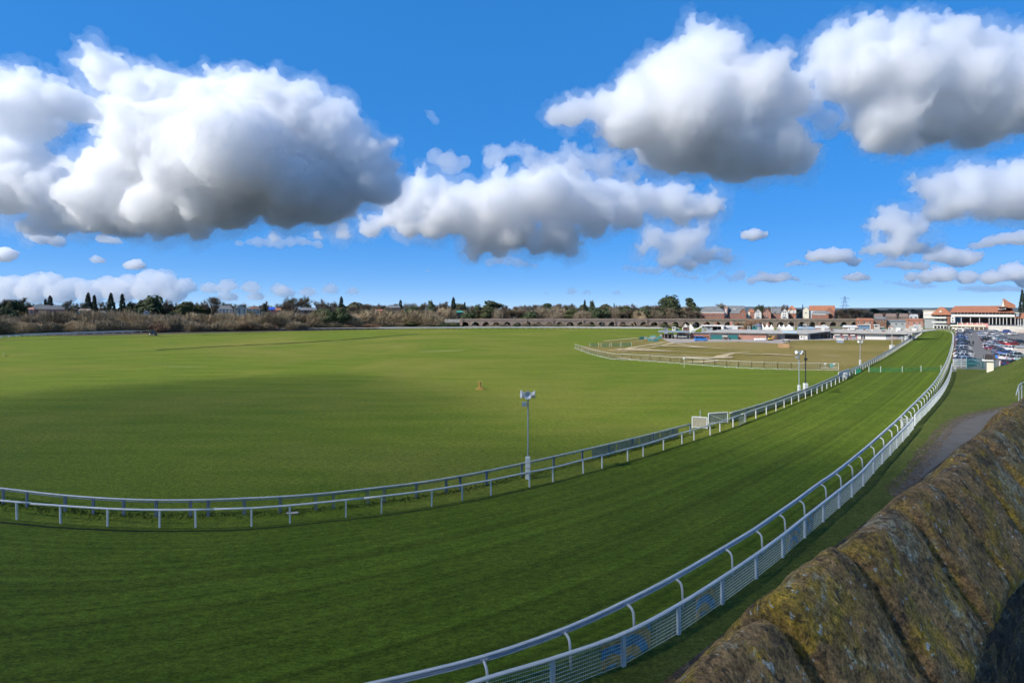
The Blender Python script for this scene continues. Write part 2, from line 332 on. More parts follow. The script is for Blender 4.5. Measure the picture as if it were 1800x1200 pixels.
for i, (lab, D, tau, bl) in enumerate(LIST):
    if max(b[2] for b in bl) < 28 and tau >= 3 and not lab.startswith(('long bank', 'bank of')): tau *= 2.2
    if max(b[2] for b in bl) < 21:
        bl = sorted(bl); bl = bl + [((a[0] + b[0]) / 2, (a[1] + b[1]) / 2, min(a[2], b[2]) * .95) for a, b in zip(bl, bl[1:])]
    cloud(lab, D, bl, tau=tau, seed=i, vox=2.4 if len(bl) > 6 and bl[0][2] > 20 else 1.8, fringe=max(b[2] for b in bl) > 28 and tau > 3, amp=1.0 if max(b[2] for b in bl) > 28 else .32, detail=1.0 if max(b[2] for b in bl) > 28 else .5)
# the cloud high behind the viewer's left shoulder that shades the near turf
def shade(gx, gy, r, dz=0):
    q = Vector((gx, gy, 0)) + SD * ((620 + dz) / SD.z); return (q.x, q.y, q.z, r)
cloud('broad cloud overhead that shades the near turf and wall', 600,
      [shade(*q) for q in [(-80, 14, 32), (-25, 16, 32), (30, 14, 32), (80, 14, 32), (0, -35, 50), (70, -35, 50), (-90, -35, 50), (-95, 40, 18), (-40, 44, 24), (52, 36, 15), (-38, 62, 26), (-58, 66, 20), (-22, 56, 18), (-135, 40, 22), (115, 30, 24, 10)]],
      tau=1.13, vox=5, seed=77, pos=True, grow=1.1, deep=1.0)
# unseen clouds added round the rest of the sky to whiten the ambient light
for k, (az, el, rad) in enumerate(((95, 33, 520), (140, 38, 620), (178, 28, 600), (-168, 42, 420), (-62, 50, 420), (50, 58, 520), (-15, 62, 420), (-90, 72, 300))):
    rr = random.Random(200 + k); a = math.radians(az); e = math.radians(el); q = Vector((math.sin(a) * math.cos(e), math.cos(a) * math.cos(e), math.sin(e))) * (1000 / math.sin(e))
    cloud(['unseen white cloud added high off to the side of the wall', 'unseen wide cloud added high behind the wall walk', 'unseen wide cloud added high behind the viewer', 'unseen cloud added high behind the viewer near the sun', 'unseen cloud added above the left end of the field', 'unseen wide cloud added overhead beyond the grandstand', 'unseen cloud added overhead above the top of the view', 'unseen small cloud added nearly straight overhead'][k], 2000,
          [(q.x + rr.uniform(-1, 1) * rad, q.y + rr.uniform(-1, 1) * rad, q.z + rr.uniform(-.1, .25) * rad, rad * rr.uniform(.35, .6)) for _ in range(7)], tau=5, vox=12, seed=200 + k, pos=True, deep=1.0)

# ------------------------------------------------------------------ ground, track, paths
def sheet(name, pts, m, z, kind='structure'):
    me = bpy.data.meshes.new(name); me.from_pydata([(p[0], p[1], z) for p in pts], [], [tuple(range(len(pts)))]); me.update()
    if me.polygons[0].normal.z < 0: me.flip_normals()
    me.materials.append(m); o = bpy.data.objects.new(name, me); COL.objects.link(o)
    return tag(o, kind=kind)
def ribbon(name, pts, wd, m, z, wob=0.0):
    v = []; f = []
    for i, p in enumerate(pts):
        t = tang(pts, i); n = Vector((t.y, -t.x, 0)); ww = wd * (1 + wob * R.uniform(-1, 1)) * (.25 if i in (0, len(pts) - 1) else 1)
        v += [(p.x - n.x * ww / 2, p.y - n.y * ww / 2, z), (p.x + n.x * ww / 2, p.y + n.y * ww / 2, z)]
    f = [(2 * i, 2 * i + 1, 2 * i + 3, 2 * i + 2) for i in range(len(pts) - 1)]
    me = bpy.data.meshes.new(name); me.from_pydata(v, [], f); me.update()
    if me.polygons[0].normal.z < 0: me.flip_normals()
    me.materials.append(m); o = bpy.data.objects.new(name, me); COL.objects.link(o); return tag(o, kind='structure')
S = 45000
sheet('ground', [(-S, -S), (S, -S), (S, S), (-S, S)], M('far_land', (.055, .058, .04), .95, .35, .01), -.12)
sheet('infield', [(-700, -150), (700, -150), (700, 352), (-700, 352)], GRASS, 0)

IN_PX = [(-150, 893), (-70, 902), (30, 913), (113, 920), (192, 925), (275, 927), (359, 927), (440, 925), (522, 918), (598, 910), (673, 902), (745, 892), (808, 881), (867, 870), (923, 857.5), (974, 846), (1019, 833.5), (1060, 822.5), (1099, 811.5), (1135, 801), (1167, 790.5), (1196, 781), (1224, 772.5), (1250, 764), (1276, 755), (1304, 744.5), (1333.5, 733.5), (1365, 722), (1392, 710.5), (1425, 696.5), (1460, 680), (1491, 664.6), (1504, 657.5), (1530, 643), (1550, 632), (1570, 619.5), (1590, 606.5), (1605, 597), (1615, 590.5), (1621.5, 585.5), (1621, 582), (1612, 580), (1590, 578.8)]
BK_PX = [(-150, 866), (0, 885), (105, 898), (213, 906), (323, 908), (432, 904.5), (540, 898), (640, 887), (733, 875), (818, 860), (900, 842), (1000, 818), (1100, 793), (1200, 766), (1242, 753.5), (1280, 742.5), (1347, 721), (1397, 702), (1427, 690.5), (1480, 665.5), (1530, 640.5), (1570, 616.5), (1605, 594), (1617, 586), (1617, 582)]
RZ = 1.12
OUT_PX = [(520, 1232), (680, 1197), (850, 1155), (995, 1105), (1105, 1055), (1195, 1008), (1265, 967), (1323, 932), (1365, 903), (1405, 875), (1437, 851), (1465, 832), (1487, 815), (1508, 798), (1525, 784), (1542, 769), (1560, 753), (1580, 735), (1600, 715.5), (1620, 696), (1638, 677), (1650, 661), (1657, 648), (1664, 634), (1669, 620), (1673, 605), (1674.5, 594), (1674, 586), (1668, 581), (1650, 579), (1620, 577.3), (1590, 576.5)]
IN = resample(catmull([G(*p) for p in IN_PX], 1), 1.0)
BK = resample(catmull([G(*p) for p in BK_PX], 1), 1.0)
OUT = resample(catmull([Vector((-46, 3, RZ)), Vector((-32, 6.5, RZ)), Vector((-18, 10.2, RZ))] + [G(*p, RZ) for p in OUT_PX], 1), 1.0)
OUTG = [Vector((p.x, p.y, 0)) for p in OUT]
# the turf track between the rails, with metres along and across as UV
def make_track():
    n = 260; v = []; f = []; uv = []; K = 8
    def par(pts, t):
        x = t * (len(pts) - 1); i = min(int(x), len(pts) - 2); return pts[i].lerp(pts[i + 1], x - i)
    al = 0; pa = None
    for i in range(n + 1):
        a = par(IN, i / n); b = par(OUTG, i / n); wd = (b - a).length; mid = (a + b) / 2
        al += (mid - pa).length if pa else 0; pa = mid
        for k in range(K + 1):
            p = a.lerp(b, k / K); v.append((p.x, p.y, .006)); uv.append((al, wd * k / K))
    for i in range(n):
        for k in range(K): f.append((i * (K + 1) + k, i * (K + 1) + k + 1, (i + 1) * (K + 1) + k + 1, (i + 1) * (K + 1) + k))
    me = bpy.data.meshes.new('track'); me.from_pydata(v, [], f); me.update()
    if me.polygons[0].normal.z < 0: me.flip_normals()
    l = me.uv_layers.new(name='UVMap')
    for lp in me.loops: l.data[lp.index].uv = uv[lp.vertex_index]
    me.materials.append(TRACK); o = bpy.data.objects.new('track', me); COL.objects.link(o); tag(o, kind='structure')
make_track()
# verge between the outer rail and the wall
vg = [OUTG[i] for i in range(30, len(OUTG) - 60, 3) if OUTG[i].y < 115]
sheet('verge', [Vector((-8, 8, 0))] + [p + Vector((.05, 0, 0)) for p in vg] + [G(1900, 645), Vector((60, 40, 0)), Vector((16, 8, 0))], VERGE, .012)
PATH_L = [(1570, 872), (1580, 856), (1597, 838), (1633, 790), (1660, 756), (1677, 741), (1717, 727), (1770, 716), (1850, 706)]
pl = catmull([G(*p) for p in PATH_L], 2)
rt = [p + Vector((9, -7.5, 0)) for p in pl]
sheet('path', pl + rt[::-1], ASPH, .022)
ribbon('dirt_edge', resample(pl, .8)[:80], 1.3, DIRT, .028, .25)
# car park and gravel apron
sheet('car_park', [G(1676, 648), G(1735, 650), G(1744, 658), G(1762, 656), G(1900, 668), G(2100, 600), G(2100, 571), G(1688, 571), G(1678, 585), G(1677.5, 600), G(1676.5, 625)], TARMAC, .02)
sheet('enclosure_grass', [G(1012, 611), G(1080, 630), G(1200, 637), G(1440, 651.5), G(1480, 652), G(1520, 637), G(1560, 617), G(1596, 597), G(1420, 597), G(1250, 597), G(1150, 594), G(1060, 601)], DRYG, .02)
sheet('gravel_apron', [G(1160, 593), G(1172, 599.5), G(1185, 603), G(1215, 602), G(1240, 601), G(1300, 600.5), G(1345, 602.5), G(1372, 604), G(1392, 599), G(1420, 598), G(1610, 597.4), G(1612, 590), G(1160, 588)], GRAVEL, .035)
for k, (pts, wd) in enumerate([([(1170, 601), (1140, 606), (1110, 611), (1085, 616), (1060, 614)], 1.6), ([(1185, 602), (1160, 608), (1130, 612), (1095, 613)], 1.5), ([(1190, 604), (1215, 608), (1250, 611.5), (1288, 612.5)], 1.6),
        ([(1120, 613), (1180, 617), (1250, 620), (1320, 620)], 1.4), ([(1240, 632), (1265, 627), (1290, 621), (1320, 619)], 2.0), ([(1125, 622), (1170, 624), (1245, 626)], 1.2), ([(1205, 637), (1240, 636), (1262, 634)], 2.2),
        ([(1060, 600), (1090, 597), (1128, 593.5)], 1.8), ([(1112, 600.5), (1136, 598.5)], 1.4), ([(1340, 623), (1380, 626)], 1.2), ([(1085, 629), (1110, 632), (1150, 634)], 1.2), ([(1385, 603), (1420, 602.5)], 1.6), ([(1440, 625), (1480, 627)], 1.0), ([(1094, 619), (1110, 617.5)], 3.0), ([(1080, 614), (1130, 616), (1190, 618)], 4.5), ([(1190, 629), (1250, 630), (1290, 628)], 3.5), ([(1300, 623), (1360, 624), (1420, 627)], 2.0), ([(1140, 608), (1200, 610), (1260, 613)], 3.0)]):
    ribbon('worn_track', resample(catmull([G(*p) for p in pts], 2), 2.5), wd, TAN, .045 + k * .012, .35)
# drain line and chalk lines on the infield
DK = M('long_dark_grass', (.045, .055, .018), .95, .3, 2.0, .6)
def ridge(name, pts, wd, h, m):
    b = MB(); pts = [Vector(p) for p in pts]
    for i, p in enumerate(pts):
        t = tang(pts, i); n = Vector((t.y, -t.x, 0)); e = .3 if i in (0, len(pts) - 1) else 1; w_ = wd * e * R.uniform(.7, 1.3); hh = h * e * R.uniform(.6, 1.4)
        b.v += [tuple(p - n * w_ / 2), tuple(p + Vector((0, 0, hh))), tuple(p + n * w_ / 2)]
    for i in range(len(pts) - 1): b.f += [(3 * i, 3 * i + 1, 3 * i + 4, 3 * i + 3), (3 * i + 1, 3 * i + 2, 3 * i + 5, 3 * i + 4)]
    o = b.build(name, m); return tag(o, kind='structure')
ridge('drain_line', resample(catmull([G(*p) for p in [(271, 616), (400, 608.5), (500, 604), (600, 598), (680, 591.5), (740, 587)]], 2), 2), .7, .22, DK)
ridge('drain_line', resample(catmull([G(*p) for p in [(-20, 598), (100, 596), (250, 592), (380, 588.5), (480, 585)]], 2), 3), .6, .15, DK)
CHALK = M('dry_straw_line', (.38, .34, .2), .95, .3, 1.0)
ribbon('worn_line', resample([G(285, 643.5), G(300, 644), G(366, 644.6)], 1.5), .5, CHALK, .012, .6)
ribbon('worn_line', resample([G(730, 618.5), G(790, 616.5), G(826, 614.5)], 2), .7, CHALK, .012, .6)
# ragged longer grass under the inner rails
def tufts(name, pts, spread, n, h, m, seed):
    rr = random.Random(seed); b = MB()
    for k in range(n):
        p = pts[rr.randrange(len(pts))]; i = 0
        q = p + Vector((rr.gauss(0, spread), rr.gauss(0, spread), 0)); a = rr.uniform(0, 6.28); hh = h * rr.uniform(.5, 1.4); wv = hh * rr.uniform(.25, .5)
        lx = Vector((math.cos(a), math.sin(a), 0)) * wv; le = Vector((rr.gauss(0, .3), rr.gauss(0, .3), 1)) * hh
        b.add([q - lx, q + lx, q + le + lx * .3, q + le - lx * .3], [(0, 1, 2, 3)])
    me = b.mesh(name); me.materials.append(m); o = bpy.data.objects.new(name, me); COL.objects.link(o); return o
TUFT = M('rough_grass', (.075, .105, .018), .95, .45, 3.0)
near_bk = [p.lerp(q, .5) for p, q in zip(BK, BK[1:]) if p.y < 75]
fine_bk = resample(near_bk, .12)
tag(tufts('grass', fine_bk, .28, 9000, .075, TUFT, 3), 'dark rough grass growing under the inner barrier', 'grass', kind='stuff')
fb = resample([p for p in OUTG if p.y < 60], .12)

# grass bank rising to the wall beyond the path
U = Vector((.772, .635, 0)); NN = Vector((.635, -.772, 0))
def make_bank():
    v = []; f = []; T = [70 + 3 * i for i in range(62)]; NS = [-34 + 1.6 * j for j in range(22)]
    sm = lambda a, b, x: (lambda q: q * q * (3 - 2 * q))(max(0, min(1, (x - a) / (b - a))))
    rr = random.Random(4)
    for t in T:
        for n in NS:
            p = U * t + NN * n; z = 4.6 * sm(-19, -10, n + 0) * sm(92, 122, t)
            v.append((p.x, p.y, -.08 + z + (rr.gauss(0, .07) if z > .2 else 0)))
    c = len(NS)
    for i in range(len(T) - 1):
        for j in range(c - 1): f.append((i * c + j, i * c + j + 1, (i + 1) * c + j + 1, (i + 1) * c + j))
    me = bpy.data.meshes.new('grass_bank'); me.from_pydata(v, [], f); me.update()
    if me.polygons[0].normal.z < 0: me.flip_normals()
    me.polygons.foreach_set('use_smooth', [True] * len(me.polygons))
    me.materials.append(VERGE); o = bpy.data.objects.new('grass_bank', me); COL.objects.link(o); tag(o, kind='structure')
make_bank()

# ------------------------------------------------------------------ rails and fences
def posts_at(pts, idx): return [(pts[i], tang(pts, i)) for i in idx]
def nearest(pts, q): return min(range(len(pts)), key=lambda i: (pts[i] - q).length_squared)
# inner running rail
rr_ = empty('running_rail', IN[0]); tag(rr_, 'white inner running rail on slim posts along the turf track', 'rail')
seg = [p + Vector((0, 0, 1.0 + .01 * math.sin(i * .7))) for i, p in enumerate(IN)]
cuts = [0] + [nearest(IN, G(x, y)) for x, y in ((58, 915), (392, 926), (640, 905), (1060, 822), (1300, 745))] + [len(IN) - 1]
for a, b in zip(cuts, cuts[1:]):
    dz = R.uniform(-.015, .02); MB().sweep([p + Vector((0, 0, dz)) for p in seg[a:b + 1]], .048, .06, 8).build('rail', WHITE, rr_, True)
pm = MB().box(-.04, .04, -.04, .04, 0, .98).mesh('post')
idx = [nearest(IN, G(*p)) for p in IN_PX[2:24]] ; last = idx[-1]
idx += list(range(last + 2, len(IN), 2 if False else 3))
for k, i in enumerate(sorted(set(idx))):
    if (IN[i] - Vector((0, 0, 0))).length > 330: break
    o = link('post', pm, WHITE, rr_); child(o, rr_); t = tang(IN, i); o.location = IN[i]; o.rotation_euler = (R.gauss(0, .012), R.gauss(0, .012), math.atan2(t.y, t.x))
# inner barrier behind it
bb = empty('track_barrier', BK[0]); tag(bb, 'grey white barrier with paired posts behind the inner running rail', 'barrier')
DKBAR = M('blue_grey_steel', (.16, .20, .26), .5, .15, 3.0)
GATE = nearest(BK, G(1217, 762)), nearest(BK, G(1283, 741))
for a, b in ((0, GATE[0]), (GATE[1], len(BK) - 1)):
    MB().sweep([p + Vector((0, 0, .98)) for p in BK[a:b + 1]], .045, .045, 8).build('top_rail', WHITE2, bb, True)
    MB().sweep([p + Vector((0, 0, .86)) for p in BK[a:b + 1]], .022, .03, 6).build('lower_rail', DKBAR, bb, True)
pm2 = MB().box(-.075, -.02, -.04, .04, 0, .95).box(.02, .075, -.04, .04, 0, .95).mesh('post')
st = [nearest(BK, G(*p)) for p in ((-48, 879), (2, 886), (52, 893), (105, 898), (158, 902), (213, 906), (268, 908), (323, 908), (378, 907), (432, 904.5), (486, 902), (540, 898), (592, 892), (640, 887), (688, 881), (733, 875), (777, 868), (818, 860), (859, 851))]
st += list(range(st[-1] + 3, len(BK) - 1, 3))
for i in st:
    if GATE[0] < i < GATE[1]: continue
    o = link('post', pm2, DKBAR, bb); child(o, bb); t = tang(BK, i); o.location = BK[i]; o.rotation_euler = (0, 0, math.atan2(t.y, t.x))
# mesh infill on the far stretch
MESHM = M('grey_debris_netting', (.26, .29, .27), .8, .2, 1.5, alpha=.55)
k0 = GATE[1]
sp = [i for i in range(k0, len(BK) - 1, 3)]
for k, (a, b) in enumerate(zip(sp, sp[1:])):
    p, q = BK[a], BK[b]; d = (q - p).normalized() * .06; nrm = Vector((d.y, -d.x, 0)).normalized() * .012
    MB().add([p + d + nrm + Vector((0, 0, .06)), q - d + nrm + Vector((0, 0, .06)), q - d + nrm + Vector((0, 0, .9)), p + d + nrm + Vector((0, 0, .9)), p + d - nrm + Vector((0, 0, .06)), q - d - nrm + Vector((0, 0, .06)), q - d - nrm + Vector((0, 0, .9)), p + d - nrm + Vector((0, 0, .9))],
             [(0, 1, 2, 3), (7, 6, 5, 4), (0, 4, 5, 1), (3, 2, 6, 7)]).build('mesh_panel', MESHM, bb)
k1 = GATE[0]; sp = [i for i in range(nearest(BK, G(1040, 808)), k1, 3)]
for a, b in zip(sp, sp[1:]):
    p, q = BK[a], BK[b]; d = (q - p).normalized() * .06; n_ = Vector((d.y, -d.x, 0)).normalized() * .012
    MB().add([p + d + n_ + Vector((0, 0, .06)), q - d + n_ + Vector((0, 0, .06)), q - d + n_ + Vector((0, 0, .84)), p + d + n_ + Vector((0, 0, .84)), p + d - n_ + Vector((0, 0, .06)), q - d - n_ + Vector((0, 0, .06)), q - d - n_ + Vector((0, 0, .84)), p + d - n_ + Vector((0, 0, .84))],
             [(0, 1, 2, 3), (7, 6, 5, 4), (0, 4, 5, 1), (3, 2, 6, 7)]).build('mesh_panel', MESHM, bb)
# outer running rail on swan neck posts
orl = empty('running_rail', OUTG[0]); tag(orl, 'white outer running rail on swan neck posts beside the mesh fence', 'rail')
BLUEG = M('blue_grey_rail_channel', (.34, .38, .45), .45, .1, 2.0)
MB().sweep([p + Vector((0, 0, .045)) for p in OUT], .065, .04, 8).build('rail', WHITE, orl, True)
lo_ = []
for i, p in enumerate(OUT):
    t = tang(OUT, i); lo_.append(p + Vector((t.y, -t.x, 0)) * .035 - Vector((0, 0, .03)))
MB().sweep(lo_, .036, .038, 6).build('rail_channel', BLUEG, orl, True)
MB().sweep([p + Vector((.0, 0, -.065)) for p in lo_], .04, .022, 6).build('rail_underside', WHITE2, orl, True)
gp = [(0, 0, 0), (.16, 0, .0), (.27, 0, -.05), (.34, 0, -.15), (.37, 0, -.32), (.40, 0, -RZ)]
gm_ = MB().sweep([Vector((x, y, z + RZ - .07)) for x, y, z in gp[:-1]] + [Vector((.40, 0, 0))], .048, .048, 8).mesh('swan_neck_post')
gm_.polygons.foreach_set('use_smooth', [True] * len(gm_.polygons))
GP = [(850, 1155), (995, 1105), (1105, 1055), (1195, 1008), (1265, 967), (1323, 932), (1365, 903), (1405, 875), (1437, 851), (1465, 832), (1487, 815), (1508, 798), (1525, 784), (1542, 769), (1560, 753)]
gi = [nearest(OUT, G(*p, RZ)) for p in GP]; gi = [gi[0] - 3] + gi + list(range(gi[-1] + 3, len(OUT) - 1, 3))
for i in gi:
    if i < 0: continue
    o = link('swan_neck_post', gm_, WHITE2, orl); child(o, orl); t = tang(OUT, i); o.location = OUTG[i]; o.rotation_euler = (R.gauss(0, .015), R.gauss(0, .012), math.atan2(t.y, t.x) - math.pi / 2)
    if OUT[i].y < 60: MB().bar(OUT[i] - t * .13 + Vector((t.y, -t.x, 0)) * .03 - Vector((0, 0, .04)), OUT[i] + t * .13 + Vector((t.y, -t.x, 0)) * .03 - Vector((0, 0, .04)), .062, 8).build('bracket', GALV, orl)
# outer mesh fence: posts at the photo's feet
FP = [(700, 1320), (840, 1262), (971, 1219), (1096, 1170.5), (1193, 1114.5), (1269.5, 1061.5), (1329.5, 1017), (1376, 979.5), (1415, 945), (1447.5, 917), (1475, 893), (1497.5, 873.5), (1517.5, 854), (1535.5, 832), (1551, 815), (1565, 800), (1576.5, 787.5), (1587, 776), (1597, 765), (1605, 755)]
FP2 = [(1608, 748.5), (1617.5, 738), (1626.5, 729), (1634, 721), (1641, 713), (1647, 706), (1652, 700), (1656.5, 693.5), (1660, 688), (1663.5, 681.5), (1666.5, 675.5), (1669, 669), (1671, 662), (1672.5, 655), (1673.5, 648.5)]
FH = 1.10
VWIRE = M('white_fence_wire', (.66, .70, .66), .5)
def fence_run(thing, pts):
    P = [G(*p) for p in pts]
    for i, p in enumerate(P):
        t = tang(P, i); o = MB().box(-.075, .075, -.05, .05, 0, FH - .03).build('post', WHITE2); child(o, thing); o.location = p; o.rotation_euler = (0, 0, math.atan2(t.y, t.x))
    MB().sweep([p + Vector((0, 0, FH)) for p in resample(catmull(P, .5), .8)] + [P[-1] + Vector((0, 0, FH))], .075, .06, 8).build('top_rail', WHITE, thing, True)
    out = []
    for a, b in zip(P, P[1:]):
        d = (b - a); Ln = d.length; d.normalize(); n = Vector((d.y, -d.x, 0)) * .02; mb = MB()
        for k in range(8):
            z = Vector((0, 0, .09 + k * .125)); mb.bar(a + d * .08 + z + n, b - d * .08 + z + n, .009, 4)
        far = a.y > 45; stp = .075 if not far else .14; rw = .0033 if not far else .007
        x = .12
        while x < Ln - .1:
            mb.bar(a + d * x + Vector((0, 0, .05)), a + d * x + Vector((0, 0, 1.03)), rw, 3); x += stp
        out.append(mb.build('wire_panel', VWIRE, thing))
    return P
mf = empty('mesh_fence', G(*FP[3])); tag(mf, 'white wire mesh fence in front of the wall, near stretch up to the gate', 'fence')
FPts = fence_run(mf, FP)
mf2 = empty('mesh_fence', G(*FP2[0])); tag(mf2, 'white wire mesh fence curving away beyond the white gate', 'fence')
fence_run(mf2, FP2)
# printed netting banners tied behind the mesh
def banner_mat(name, cx, cz, sc_):
    m = bpy.data.materials.new(name); t, N, L, b = nodes(m); tc = N.new('ShaderNodeTexCoord')
    mp = N.new('ShaderNodeMapping'); mp.inputs['Location'].default_value = (-cx, 0, -cz); L.new(tc.outputs['Object'], mp.inputs[0])
    wv = N.new('ShaderNodeVectorMath'); wv.operation = 'LENGTH'; L.new(mp.outputs[0], wv.inputs[0])
    ml = N.new('ShaderNodeMath'); ml.operation = 'MULTIPLY'; ml.inputs[1].default_value = sc_; L.new(wv.outputs['Value'], ml.inputs[0])
    fr = N.new('ShaderNodeMath'); fr.operation = 'FRACT'; L.new(ml.outputs[0], fr.inputs[0])
    r = N.new('ShaderNodeValToRGB'); r.color_ramp.interpolation = 'CONSTANT'; e = r.color_ramp.elements
    e[0].color = (.10, .36, .58, 1); e[1].position = .5; e[1].color = (.80, .45, .08, 1)
    L.new(fr.outputs[0], r.inputs[0]); L.new(r.outputs[0], b.inputs['Base Color'])
    nz = noise(N, L, tc.outputs['Object'], 2.5, 5); a = rng(N, L, nz, .38, .54, .4, .95); L.new(a, b.inputs['Alpha']); b.inputs['Roughness'].default_value = .8
    return m
for k, (i, cx, s_, x0, x1) in enumerate(((7, 1.5, 2.1, .9, 2.4), (8, -.3, 2.1, .1, 1.2), (4, 1.7, 1.6, 1.2, 2.6), (3, .3, 1.5, .1, 1.4), (2, 2.3, 1.6, 1.9, 2.9))):
    a, b = FPts[i], FPts[i + 1]; d = (b - a); x1 = min(x1, d.length - .1)
    o = MB().box(x0, x1, .028, .032, .1, 1.0).build('banner', banner_mat('faded_netting_print', cx, -.1, s_))
    child(o, mf); o.location = a; o.rotation_euler = (0, 0, math.atan2(d.y, d.x)); tag(o, 'faded blue and orange printed netting')
# white crossing gate between the fence and the rail
gt = empty('crossing_gate', G(1605, 752)); tag(gt, 'white slatted gate turned across from fence to outer rail', 'gate')
ga = G(1604.5, 753); gb = OUTG[nearest(OUT, G(1580, 735, RZ))] + Vector((.2, 0, 0))
for k in range(6): MB().bar(ga + Vector((0, 0, .15 + k * .17)), gb + Vector((0, 0, .15 + k * .17)), .045, 4).build('slat', WHITE, gt)
for p in (ga, gb, ga.lerp(gb, .5)): MB().bar(p, p + Vector((0, 0, 1.2)), .07, 4).build('post', WHITE, gt)
# far rail round the infield
FAR_PX = [(-80, 600), (0, 594.2), (60, 591.5), (120, 589.3), (200, 586.6), (300, 583.8), (400, 582), (500, 580.6), (600, 579.7), (700, 579.2), (800, 578.6), (900, 578.2), (1000, 578.2), (1100, 578.8), (1170, 579.5)]
FARL = resample(catmull([G(*p) for p in FAR_PX], 3), 2.0)
fr_ = empty('far_rail', FARL[0]); tag(fr_, 'long white rail running across the far side of the infield', 'rail')
MB().sweep([p + Vector((0, 0, 1.05)) for p in FARL], .12, .16, 6).build('rail', WHITE, fr_, True)
pmf = MB().box(-.07, .07, -.07, .07, 0, 1).mesh('post')
for i in range(0, len(FARL), 2): o = link('post', pmf, WHITE, fr_); child(o, fr_); o.location = FARL[i]
FL2 = [p + Vector((0, 7, 0)) for p in FARL]
fr2 = empty('far_rail', FL2[0]); tag(fr2, 'white outer rail behind the far rail, below the brown scrub', 'rail')
MB().sweep([p + Vector((0, 0, 1.15)) for p in FL2], .12, .16, 6).build('rail', WHITE2, fr2, True)
MB().sweep([p + Vector((0, 0, .62)) for p in FL2], .08, .13, 6).build('rail', WHITE2, fr2, True)
for i in range(0, len(FL2), 2): o = link('post', pmf, WHITE, fr2); child(o, fr2); o.location = FL2[i]
strip = [p + Vector((0, 3.2, 0)) for p in FARL]
ribbon('far_track', strip, 6.5, TRACK, .02)

# ------------------------------------------------------------------ the sandstone wall in the foreground
def stone_mat(name, base, lichen_amt, dark):
    m = bpy.data.materials.new(name); t, N, L, b = nodes(m); g = N.new('ShaderNodeNewGeometry'); P = g.outputs['Position']
    n1 = noise(N, L, P, 3.2, 6, .65, .4); n2 = noise(N, L, P, 11, 7, .7, .3); n3 = noise(N, L, P, 42, 6, .72); n4 = noise(N, L, scaled(N, L, P, (1, 1, 1)), 6.5, 5, .6, 1.0)
    c = mixc(N, L, rng(N, L, n1, .35, .68), base, tuple(x * .42 for x in base))
    c = mixc(N, L, rng(N, L, n2, .50, .60, 0, .8), c, dark)
    och = noise(N, L, P, 5.0, 8, .72, .8); oc2 = noise(N, L, P, 24, 5, .7)
    am = N.new('ShaderNodeMath'); am.operation = 'MULTIPLY'; L.new(rng(N, L, och, .49, .57, 0, lichen_amt), am.inputs[0]); L.new(rng(N, L, oc2, .34, .58, .15, 1), am.inputs[1])
    c = mixc(N, L, am.outputs[0], c, (.62, .37, .05))
    gr = noise(N, L, P, 4.2, 7, .7, 1.2); gm2 = N.new('ShaderNodeMath'); gm2.operation = 'MULTIPLY'; L.new(rng(N, L, gr, .56, .61, 0, lichen_amt * .8), gm2.inputs[0]); L.new(rng(N, L, n3, .35, .6), gm2.inputs[1])
    c = mixc(N, L, gm2.outputs[0], c, (.55, .50, .34))
    vo = N.new('ShaderNodeTexVoronoi'); vo.inputs['Scale'].default_value = 36; vo.inputs['Randomness'].default_value = 1; 
    wp = N.new('ShaderNodeVectorMath'); wp.operation = 'MULTIPLY_ADD'; nc = N.new('ShaderNodeTexNoise'); nc.inputs['Scale'].default_value = 30; L.new(P, nc.inputs['Vector'])
    L.new(nc.outputs['Color'], wp.inputs[0]); wp.inputs[1].default_value = (.07, .07, .07); L.new(P, wp.inputs[2]); L.new(wp.outputs[0], vo.inputs['Vector'])
    sx = N.new('ShaderNodeSeparateColor'); L.new(vo.outputs['Color'], sx.inputs[0])
    sp_ = N.new('ShaderNodeMath'); sp_.operation = 'MULTIPLY'; L.new(rng(N, L, vo.outputs['Distance'], .22, .27, 1, 0), sp_.inputs[0]); L.new(rng(N, L, sx.outputs[0], .70, .76, 0, .85 * min(1, lichen_amt * 1.2)), sp_.inputs[1])
    c = mixc(N, L, sp_.outputs[0], c, (.72, .67, .56))
    c = mixc(N, L, 1.0, c, rng(N, L, n3, .3, .7, .45, 1.5), 'MULTIPLY'); n5 = noise(N, L, P, 110, 5, .8); c = mixc(N, L, 1.0, c, rng(N, L, n5, .36, .64, .38, 1.6), 'MULTIPLY'); n6 = noise(N, L, P, 26, 3, .6, 1.5); c = mixc(N, L, rng(N, L, n6, .60, .64, 0, .7), c, (.06, .045, .035)); n7 = noise(N, L, P, 33, 3, .6, 2.0); c = mixc(N, L, rng(N, L, n7, .62, .65, 0, .6 * lichen_amt), c, (.55, .36, .08))
    L.new(c, b.inputs['Base Color']); b.inputs['Roughness'].default_value = .92; b.inputs['Specular IOR Level'].default_value = .2
    b1 = N.new('ShaderNodeBump'); b1.inputs['Strength'].default_value = .9; b1.inputs['Distance'].default_value = .018; L.new(n3, b1.inputs['Height'])
    b2 = N.new('ShaderNodeBump'); b2.inputs['Strength'].default_value = .8; b2.inputs['Distance'].default_value = .03; L.new(n2, b2.inputs['Height']); L.new(b1.outputs[0], b2.inputs['Normal'])
    L.new(b2.outputs[0], b.inputs['Normal']); return m
STONE = stone_mat('lichened_sandstone', (.60, .34, .14), .95, (.15, .10, .06))
STONED = stone_mat('shaded_dark_sandstone', (.15, .11, .085), .3, (.045, .04, .04))  # shade on the inner wall face put into a darker stone colour
from mathutils import noise as mn
ZR = H - .66
wall = empty('sandstone_wall', U * 2 + NN * (-.6)); tag(wall, 'weathered red sandstone parapet wall with lichened coping stones in the foreground', 'wall')
